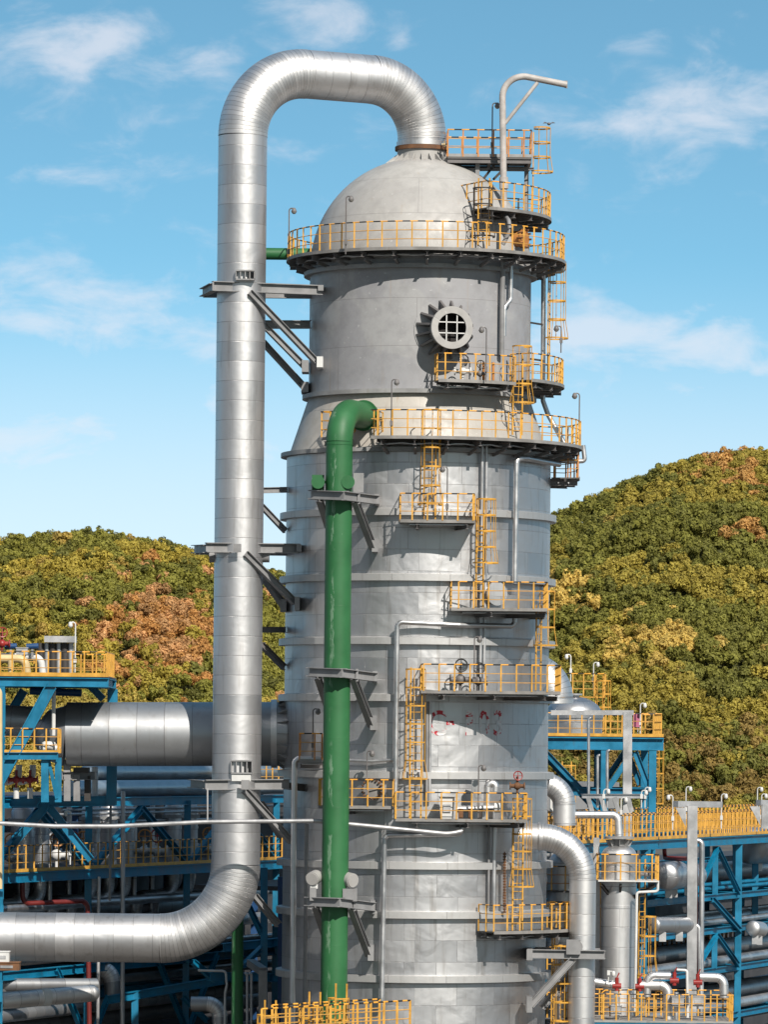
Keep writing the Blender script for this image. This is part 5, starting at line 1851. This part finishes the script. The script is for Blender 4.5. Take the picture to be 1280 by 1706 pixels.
part(MB().lathe([(rs_, P(1031, 1512, SY).z), (rs_ * 1.03, P(1031, 1512, SY).z), (rs_ * 1.03, P(1031, 1507, SY).z), (rs_, P(1031, 1507, SY).z)], 40, (sc0.x, SY, 0), closed_prof=True), 'band', 'small_clad', ts)
pipe('vent_pipe', 'silver pipe bending down onto the flanged head of the slim column', [P(958, 1357, SY), P(1030, 1357, SY), Vector((sc0.x, SY, zf1 + .01))], .16, .28, 'small_clad', 'small_clad', n=18, seg=7)
zp = P(1045, 1466, 1).z
px_ = lambda p: P(p, 1466, .8).x
ps = thing('platform', 'yellow railed platform around the head of the slim column', 'platform', (sc0.x, .8, zp))
part(MB().plate([(px_(997), .8, zp - .03), (px_(1098), .8, zp - .03), (px_(1098), 3.3, zp - .03), (px_(997), 3.3, zp - .03)], .06), 'deck', 'white_paint', ps)
railing(ps, [(px_(997), 3.2, zp), (px_(997), .85, zp), (px_(1098), .85, zp), (px_(1098), 3.2, zp)], step=.66)
for p in (1003, 1035, 1092):
    part(MB().ibeam((px_(p), .95, zp - .2), (px_(p) * .4 + sc0.x * .6, SY - .3, zp - .75), .14, .1), 'bracket', 'dark_steel', ps)
valve('small grey valve on the platform of the slim column', (px_(1078), 1.2, zp), .7)
thin_pipe('thin_pipe', 'white pipe bent below the slim column platform', [(px_(1097), 1.0, zp), (px_(1097), 1.0, zp - .45), (px_(1062), 1.0, zp - .5), (px_(1060), 1.0, 8)], .06, .12, 'white_paint')
lad_y('yellow caged ladder right of the slim column', 1068, 1700, 1470, 3.4, radians(55), (1624, 1526), r=.36)
# bottom right platform with the red valved bends
zq = P(1100, 1700, -2.5).z
qx = lambda p, Y=-2.5: P(p, 1700, Y).x
pq = thing('platform', 'yellow railed platform crowded with bends at the bottom right', 'platform', (qx(1100), -1, zq))
part(MB().plate([(qx(985), -2.5, zq - .04), (qx(1222), -2.5, zq - .04), (qx(1222), 1.5, zq - .04), (qx(985), 1.5, zq - .04)], .08), 'deck', 'concrete', pq)
part(MB().ibeam((qx(985), -2.5, zq - .3), (qx(1224), -2.5, zq - .3), .4, .26), 'edge_beam', 'blue_paint', pq)
part(MB().ibeam((qx(1222), -2.3, zq - .3), (qx(1222), 6, zq - .3), .4, .26), 'edge_beam', 'blue_paint', pq)
railing(pq, [(qx(985), -2.45, zq), (qx(1222), -2.45, zq), (qx(1222), 1.4, zq), (qx(985), 1.4, zq)], step=.52)
railing(pq, [(qx(1005), -1.4, zq), (qx(1010), -1.4, zq + .1), (qx(1060), -.8, zq + .1), (qx(1130), -.8, zq)], step=.42)
for lab, pts, r in (('silver stub line with a red valve, left on the bottom right platform', [(984, 1634), (1024, 1640)], .17),
                    ('silver bend facing down, middle of the bottom right platform', [(1066, 1641), (1113, 1641), (1114, 1760)], .20),
                    ('silver bend with a hooked left end behind the middle one', [(1078, 1660), (1079, 1624), (1118, 1625)], .17),
                    ('silver bend at the right end of the bottom right platform', [(1166, 1627), (1206, 1628), (1207, 1662)], .19)):
    pipe('valved_bend', lab, [P(a, b, -1.2) for a, b in pts], r, .34, 'small_clad', 'small_clad', n=20, seg=8)
for lab, px, py in (('red valve at the end of the silver stub line', 1028, 1646), ('red valve beside the hooked left end of the middle bend', 1066, 1647), ('red valve above the middle bend', 1124, 1637), ('red valve left of the rightmost bend', 1163, 1640)):
    b_ = P(px, py, -1.3)
    t = thing('valve', lab, 'valve', b_)
    c = b_ + Z * .1
    part(MB().tube([c - Z * .2, c + Z * .35], .085, 10), 'body', 'red_paint', t)
    part(MB().tube([c - Vector((.18, 0, 0)), c + Vector((.18, 0, 0))], .12, 14), 'flange', 'red_paint', t)
    part(MB().bar(c + Z * .35, c + Z * .55 + Vector((.1, 0, 0)), .05, .05), 'lever', 'red_paint', t)
for lab, px, y0 in (('left', 1029, 1660), ('middle', 1049, 1656), ('right', 1127, 1652)):
    thin_pipe('thin_pipe', f'{lab} of three upright silver pipes on the bottom right platform', [P(px, 1700, -1.5), P(px, y0, -1.5)], .10, .1, 'pipe_steel', n=12)
lamp_px('white lamp above the silver stub line at the bottom right', 1014, 1640, 1617, -1.6, side=1, mat='white_paint', head=.08, r=.025)
for lab, px0, px1, a, b in (('grey actuator box left on the bottom right platform', 1018, 1036, 1676, 1690), ('grey actuator box in the middle of the bottom right platform', 1120, 1140, 1660, 1676), ('grey actuator box right of the middle on the bottom platform', 1152, 1176, 1660, 1680)):
    cabinet(lab, px0, px1, a, b, -1.9, .5, 'galvanized')

# ============================ blue tower behind the column on the right
BY0, BY1 = 22.0, 29.0
zW = P(1010, 1226, BY0).z
x0, x1 = P(890, 1226, BY0).x, P(1106, 1226, BY0).x
zW2 = P(1010, 1319, BY0).z
xm, xr_ = P(1008, 1226, BY0).x, P(1088, 1226, BY0).x
sp = []
for Y in (BY0, BY1):
    sp += [('beam', Vector((x0, Y, zW - .35)), Vector((x1, Y, zW - .35)), .58, .4), ('beam', Vector((x0, Y, zW2)), Vector((x1 - .4, Y, zW2)), .36, .3)]
    for x in (x0, xm, xr_):
        sp.append(('column', Vector((x, Y, 0)), Vector((x, Y, zW - .64)), .34, .34))
    sp += [('brace', Vector((xm - 2.0 - .8, Y, zW - .7)), Vector((xm - .2, Y, zW2 - .8)), .26, .24), ('brace', Vector((xm + .2, Y, zW2 + .2)), Vector((xm + 1.3, Y, zW - .7)), .26, .24), ('brace', Vector((xr_ - .2, Y, zW2 + .3)), Vector((xm + 1.4, Y, zW - .7)), .26, .24)]
for x in (xm, xr_):
    sp += [('cross_beam', Vector((x, BY0 + .2, zW - .3)), Vector((x, BY1 - .2, zW - .3)), .4, .3), ('cross_beam', Vector((x, BY0 + .2, zW2)), Vector((x, BY1 - .2, zW2)), .34, .26)]
frame('steel_tower', 'blue steel tower with cross braces right of the big column', 'steel tower', sp, 'blue_paint')
tpf = thing('platform', 'yellow railed deck on the blue tower right of the big column', 'platform', Vector((x0, BY0, zW)))
part(MB().box(((x0 + x1) / 2, (BY0 + BY1) / 2, zW - .03), (x1 - x0, BY1 - BY0, .06)), 'deck', 'grating', tpf)
part(MB().bar((x0, BY0 - .03, zW + .05), (x1, BY0 - .03, zW + .05), .03, .14), 'toe_board', 'yellow_paint', tpf)
railing(tpf, [(x0, BY0, zW), (x1 - .1, BY0, zW), (x1 - .1, BY1, zW), (x0, BY1, zW)], step=.55, h=1.05)
lad_y('yellow caged ladder hanging under the right end of the blue tower', 1089, 1340, 1235, 24, radians(20), (1338, 1238), r=.36, flare=False, rail_up=.1)
tv = thing('domed_vessel', 'wide silver vessel with a domed lid on the blue tower', 'vessel', P(958, 1226, 25))
cv = P(956, 1200, 25.5)
part(MB().lathe([(1.35, zW), (1.35, P(956, 1196, 25).z), (1.4, P(956, 1196, 25).z), (1.4, P(956, 1190, 25).z)] + [(1.33 * cos(a), P(956, 1190, 25).z + .85 * sin(a)) for a in [radians(88 * k / 10) for k in range(11)]], 48, (cv.x, 25.5, 0)), 'shell', 'vessel_clad', tv)
part(MB().lathe([(.25, 0), (.25, .4), (.4, .4), (.4, .48), (.001, .48)], 20, (cv.x, 25.5, P(956, 1172, 25).z)), 'top_nozzle', 'galvanized', tv)
yp = thing('platform', 'upper yellow railed landing behind the right end of the longest platform', 'platform', P(975, 1162, 28))
ax_, bx_ = P(935, 1162, 28).x, P(1010, 1162, 28).x
zy = P(970, 1160, 28).z
part(MB().box(((ax_ + bx_) / 2, 29, zy - .03), (bx_ - ax_, 2, .06)), 'deck', 'yellow_paint', yp)
railing(yp, [(ax_, 30, zy), (ax_, 28, zy), (bx_, 28, zy), (bx_, 30, zy)], step=.5)
for x in (ax_ + .1, ax_ + .45, bx_ - .1):
    part(MB().bar((x, 28.3, zW), (x, 28.3, zy - .06), .12, .12, up=Vector((0, 1, 0))), 'leg', 'yellow_paint', yp)
lad_y('yellow caged ladder from the upper landing down to the blue tower deck', 998, 1226, 1160, 28.2, radians(40), (1200, 1134), r=.34)
tg = thing('portal_frame', 'pale grey portal frame standing before the blue tower', 'gantry', P(1046, 1350, 18))
part(MB().bar(P(1044, 1720, 18), P(1046, 1186, 18), .40, .40, up=Vector((0, 1, 0))), 'post', 'galvanized', tg)
part(MB().bar(P(918, 1187, 18), P(1056, 1187, 18), .3, .22), 'arm', 'galvanized', tg)
ss = thing('sign', 'small dull pink sign board on the blue tower deck', 'sign', P(1063, 1226, 23))
part(MB().box((P(1063, 1200, 23).x, 23, P(1063, 1200, 23).z), (.40, .04, .62)), 'board', 'sign_pink', ss)
part(MB().bar(P(1063, 1226, 23.05), P(1063, 1190, 23.05), .05, .05, up=Vector((0, 1, 0))), 'post', 'galvanized', ss)
for lab, px, a, b in (('white vent pipe left of the two beside the portal frame', 981, 1196, 1345), ('white vent pipe in the middle beside the portal frame', 996, 1258, 1345), ('white vent pipe nearest the portal frame', 1012, 1250, 1345)):
    thin_pipe('thin_pipe', lab, [P(px, b, 17), P(px, a, 17), P(px + 4, a, 17)], .07, .1, 'pipe_steel')
gy = thing('backing_block', 'grey cladded house seen under the blue tower', 'building', P(950, 1400, 38))
part(MB().box((P(945, 1300, 38).x, 38, 9.5), (5.0, 4, 21.5)), 'wall', 'duct_clad', gy)
lad_y('yellow ladder on the grey house under the blue tower', 944, 1345, 1275, 35.5, radians(10), (1335, 1275), flare=False, rail_up=.2)
# railings, frames and lamps on the walkways
for lab, px, a, b, Y in (('white lamp post standing behind the longest platform, left one', 951, 1135, 1090, 23), ('white lamp post on the upper landing behind the longest platform', 989, 1150, 1103, 28.2), ('white lamp post beside the pink sign', 1067, 1222, 1171, 22.5),
                         ('white lamp post left of the grey gantry post', 1121, 1382, 1324, 12), ('white lamp post behind the gantry post', 1143, 1365, 1310, 25), ('white lamp post right of the gantry post', 1202, 1380, 1322, 20),
                         ('white lamp post close to the right picture edge, far walkway', 1262, 1365, 1311, 42), ('white lamp post close to the right picture edge, near walkway', 1269, 1378, 1322, 28),
                         ('white lamp post left of the slim column on the walkway', 1035, 1372, 1328, 9), ('white lamp post above the hooked pipe by the portal frame', 1006, 1345, 1314, 12), ('white lamp post right of the portal frame', 1069, 1345, 1316, 14), ('white lamp post under the right end of the blue tower', 1075, 1345, 1311, 20)):
    lamp_px(lab, px, a, b, Y, side=1 if px not in (1121, 951) else -1, mat='white_paint', head=.09, group='lamp posts along the right racks')
frame('truss_gantry', 'low galvanized truss with sloping struts on the far walkway', 'steel frame', [('beam', P(970, 1326, 16), P(1068, 1326, 18), .2, .2)] + [(('strut', P(980 + k * 22, 1328, 16), P(987 + k * 22, 1352, 16), .3, .2)) for k in range(4)], 'galvanized')

# ============================ what stands between column and elbow pipe
t = thing('domed_vessel', 'shiny domed vessel half hidden behind the right elbow pipe', 'vessel', P(940, 1500, 6))
c = P(941, 1430, 6)
part(MB().lathe([(.72, 0), (.72, P(941, 1440, 6).z)] + [(.72 * cos(a), P(941, 1440, 6).z + .62 * sin(a)) for a in [radians(88 * k / 8) for k in range(9)]], 36, (c.x, 6, 0)), 'shell', 'small_clad', t)
part(MB().lathe([(.74, P(941, 1485, 6).z), (1.15, P(941, 1485, 6).z), (1.15, P(941, 1482, 6).z), (.74, P(941, 1482, 6).z)], 32, (c.x, 6, 0), closed_prof=True), 'deck_ring', 'grating', t)
yr = thing('railing', 'yellow railing around the shiny domed vessel behind the elbow pipe', 'railing', (c.x, 6, P(941, 1484, 6).z))
railing(yr, [(c.x + 1.1 * sin(a), 6 - 1.1 * cos(a), P(941, 1484, 6).z) for a in [2 * pi * k / 14 for k in range(14)]], closed=True, step=.6, rail='rusty_yellow')
frame('steel_stair', 'brown stair stringers and yellow flights behind the right elbow pipe', 'stair', [('post', P(928, 1740, 3), P(926, 1560, 3), .22, .22, 'dark_steel'), ('post', P(1002, 1740, 4), P(1000, 1470, 4), .14, .14, 'yellow_paint'), ('post', P(996, 1740, 2.5), P(994, 1395, 2.5), .26, .2, 'galvanized'),
      ('beam', P(915, 1508, 3), P(955, 1508, 3), .2, .2, 'dark_steel'), ('beam', P(905, 1620, 3), P(955, 1618, 3), .2, .2, 'dark_steel')], 'dark_steel')
cabinet('pale cube shaped box beside the upper silver bend', 917, 934, 1330, 1352, 3, .5, 'white_paint')
w_ = thing('platform', 'yellow railed landing behind the upper silver bend', 'platform', P(940, 1395, 4))
zz = P(935, 1394, 4).z
part(MB().box((P(945, 1394, 4).x, 5, zz - .03), (2.0, 2, .06)), 'deck', 'grating', w_)
railing(w_, [(P(917, 1394, 4).x, 5.9, zz), (P(917, 1394, 4).x, 4.05, zz), (P(975, 1394, 4).x, 4.05, zz), (P(975, 1394, 4).x, 5.9, zz)], step=.45)
w_ = thing('platform', 'long yellow scaffold of landings beside the foot of the big column', 'platform', P(935, 1640, 5))
for py in (1545, 1620, 1695):
    zz = P(935, py, 5).z
    part(MB().box((P(938, py, 5).x, 6, zz - .03), (1.6, 2, .06)), 'deck', 'grating', w_)
    railing(w_, [(P(912, py, 5).x, 5.05, zz), (P(962, py, 5).x, 5.05, zz), (P(962, py, 5).x, 6.9, zz)], step=.4)

# ============================ nearest railings at the bottom edge
FR = Rack(P(436, 1730, -16), (.62, .78, 0), (-.78, .62, 0))
zF = P(436, 1727, -16).z
for lab, a0, a1, b0 in (('nearest yellow railing with black bands at the bottom edge', 0, 9.2, 0), ('second yellow railing with black bands behind the nearest one', 2.3, 9.0, 1.4)):
    t = thing('railing', lab, 'railing', FR.at(a0, b0, zF))
    railing(t, [FR.at(a0, b0, zF), FR.at(a1, b0, zF)], step=.8, w=.09, rr=.03)
fl = thing('floor_slab', 'grating floor between the two banded railings at the bottom', 'floor deck', FR.at(4, .7, zF))
part(deck_slab(FR, 0, 9.4, -.1, 1.6, zF - .05, .08), 'grating', 'grating', fl)
for lab, px, py0, py1, Y in (('yellow cage top left among the bottom railings', 450, 1740, 1704, -13), ('tall yellow cage top in front of the foot of the green pipe', 568, 1740, 1676, -11), ('yellow cage top between the other two at the bottom edge', 524, 1740, 1690, -12)):
    lad_y(lab, px, py0, py1, Y, radians(-20), (py0 - 6, py1 - 14), r=.42, flare=False, rail_up=.9, hoop_step=.4)
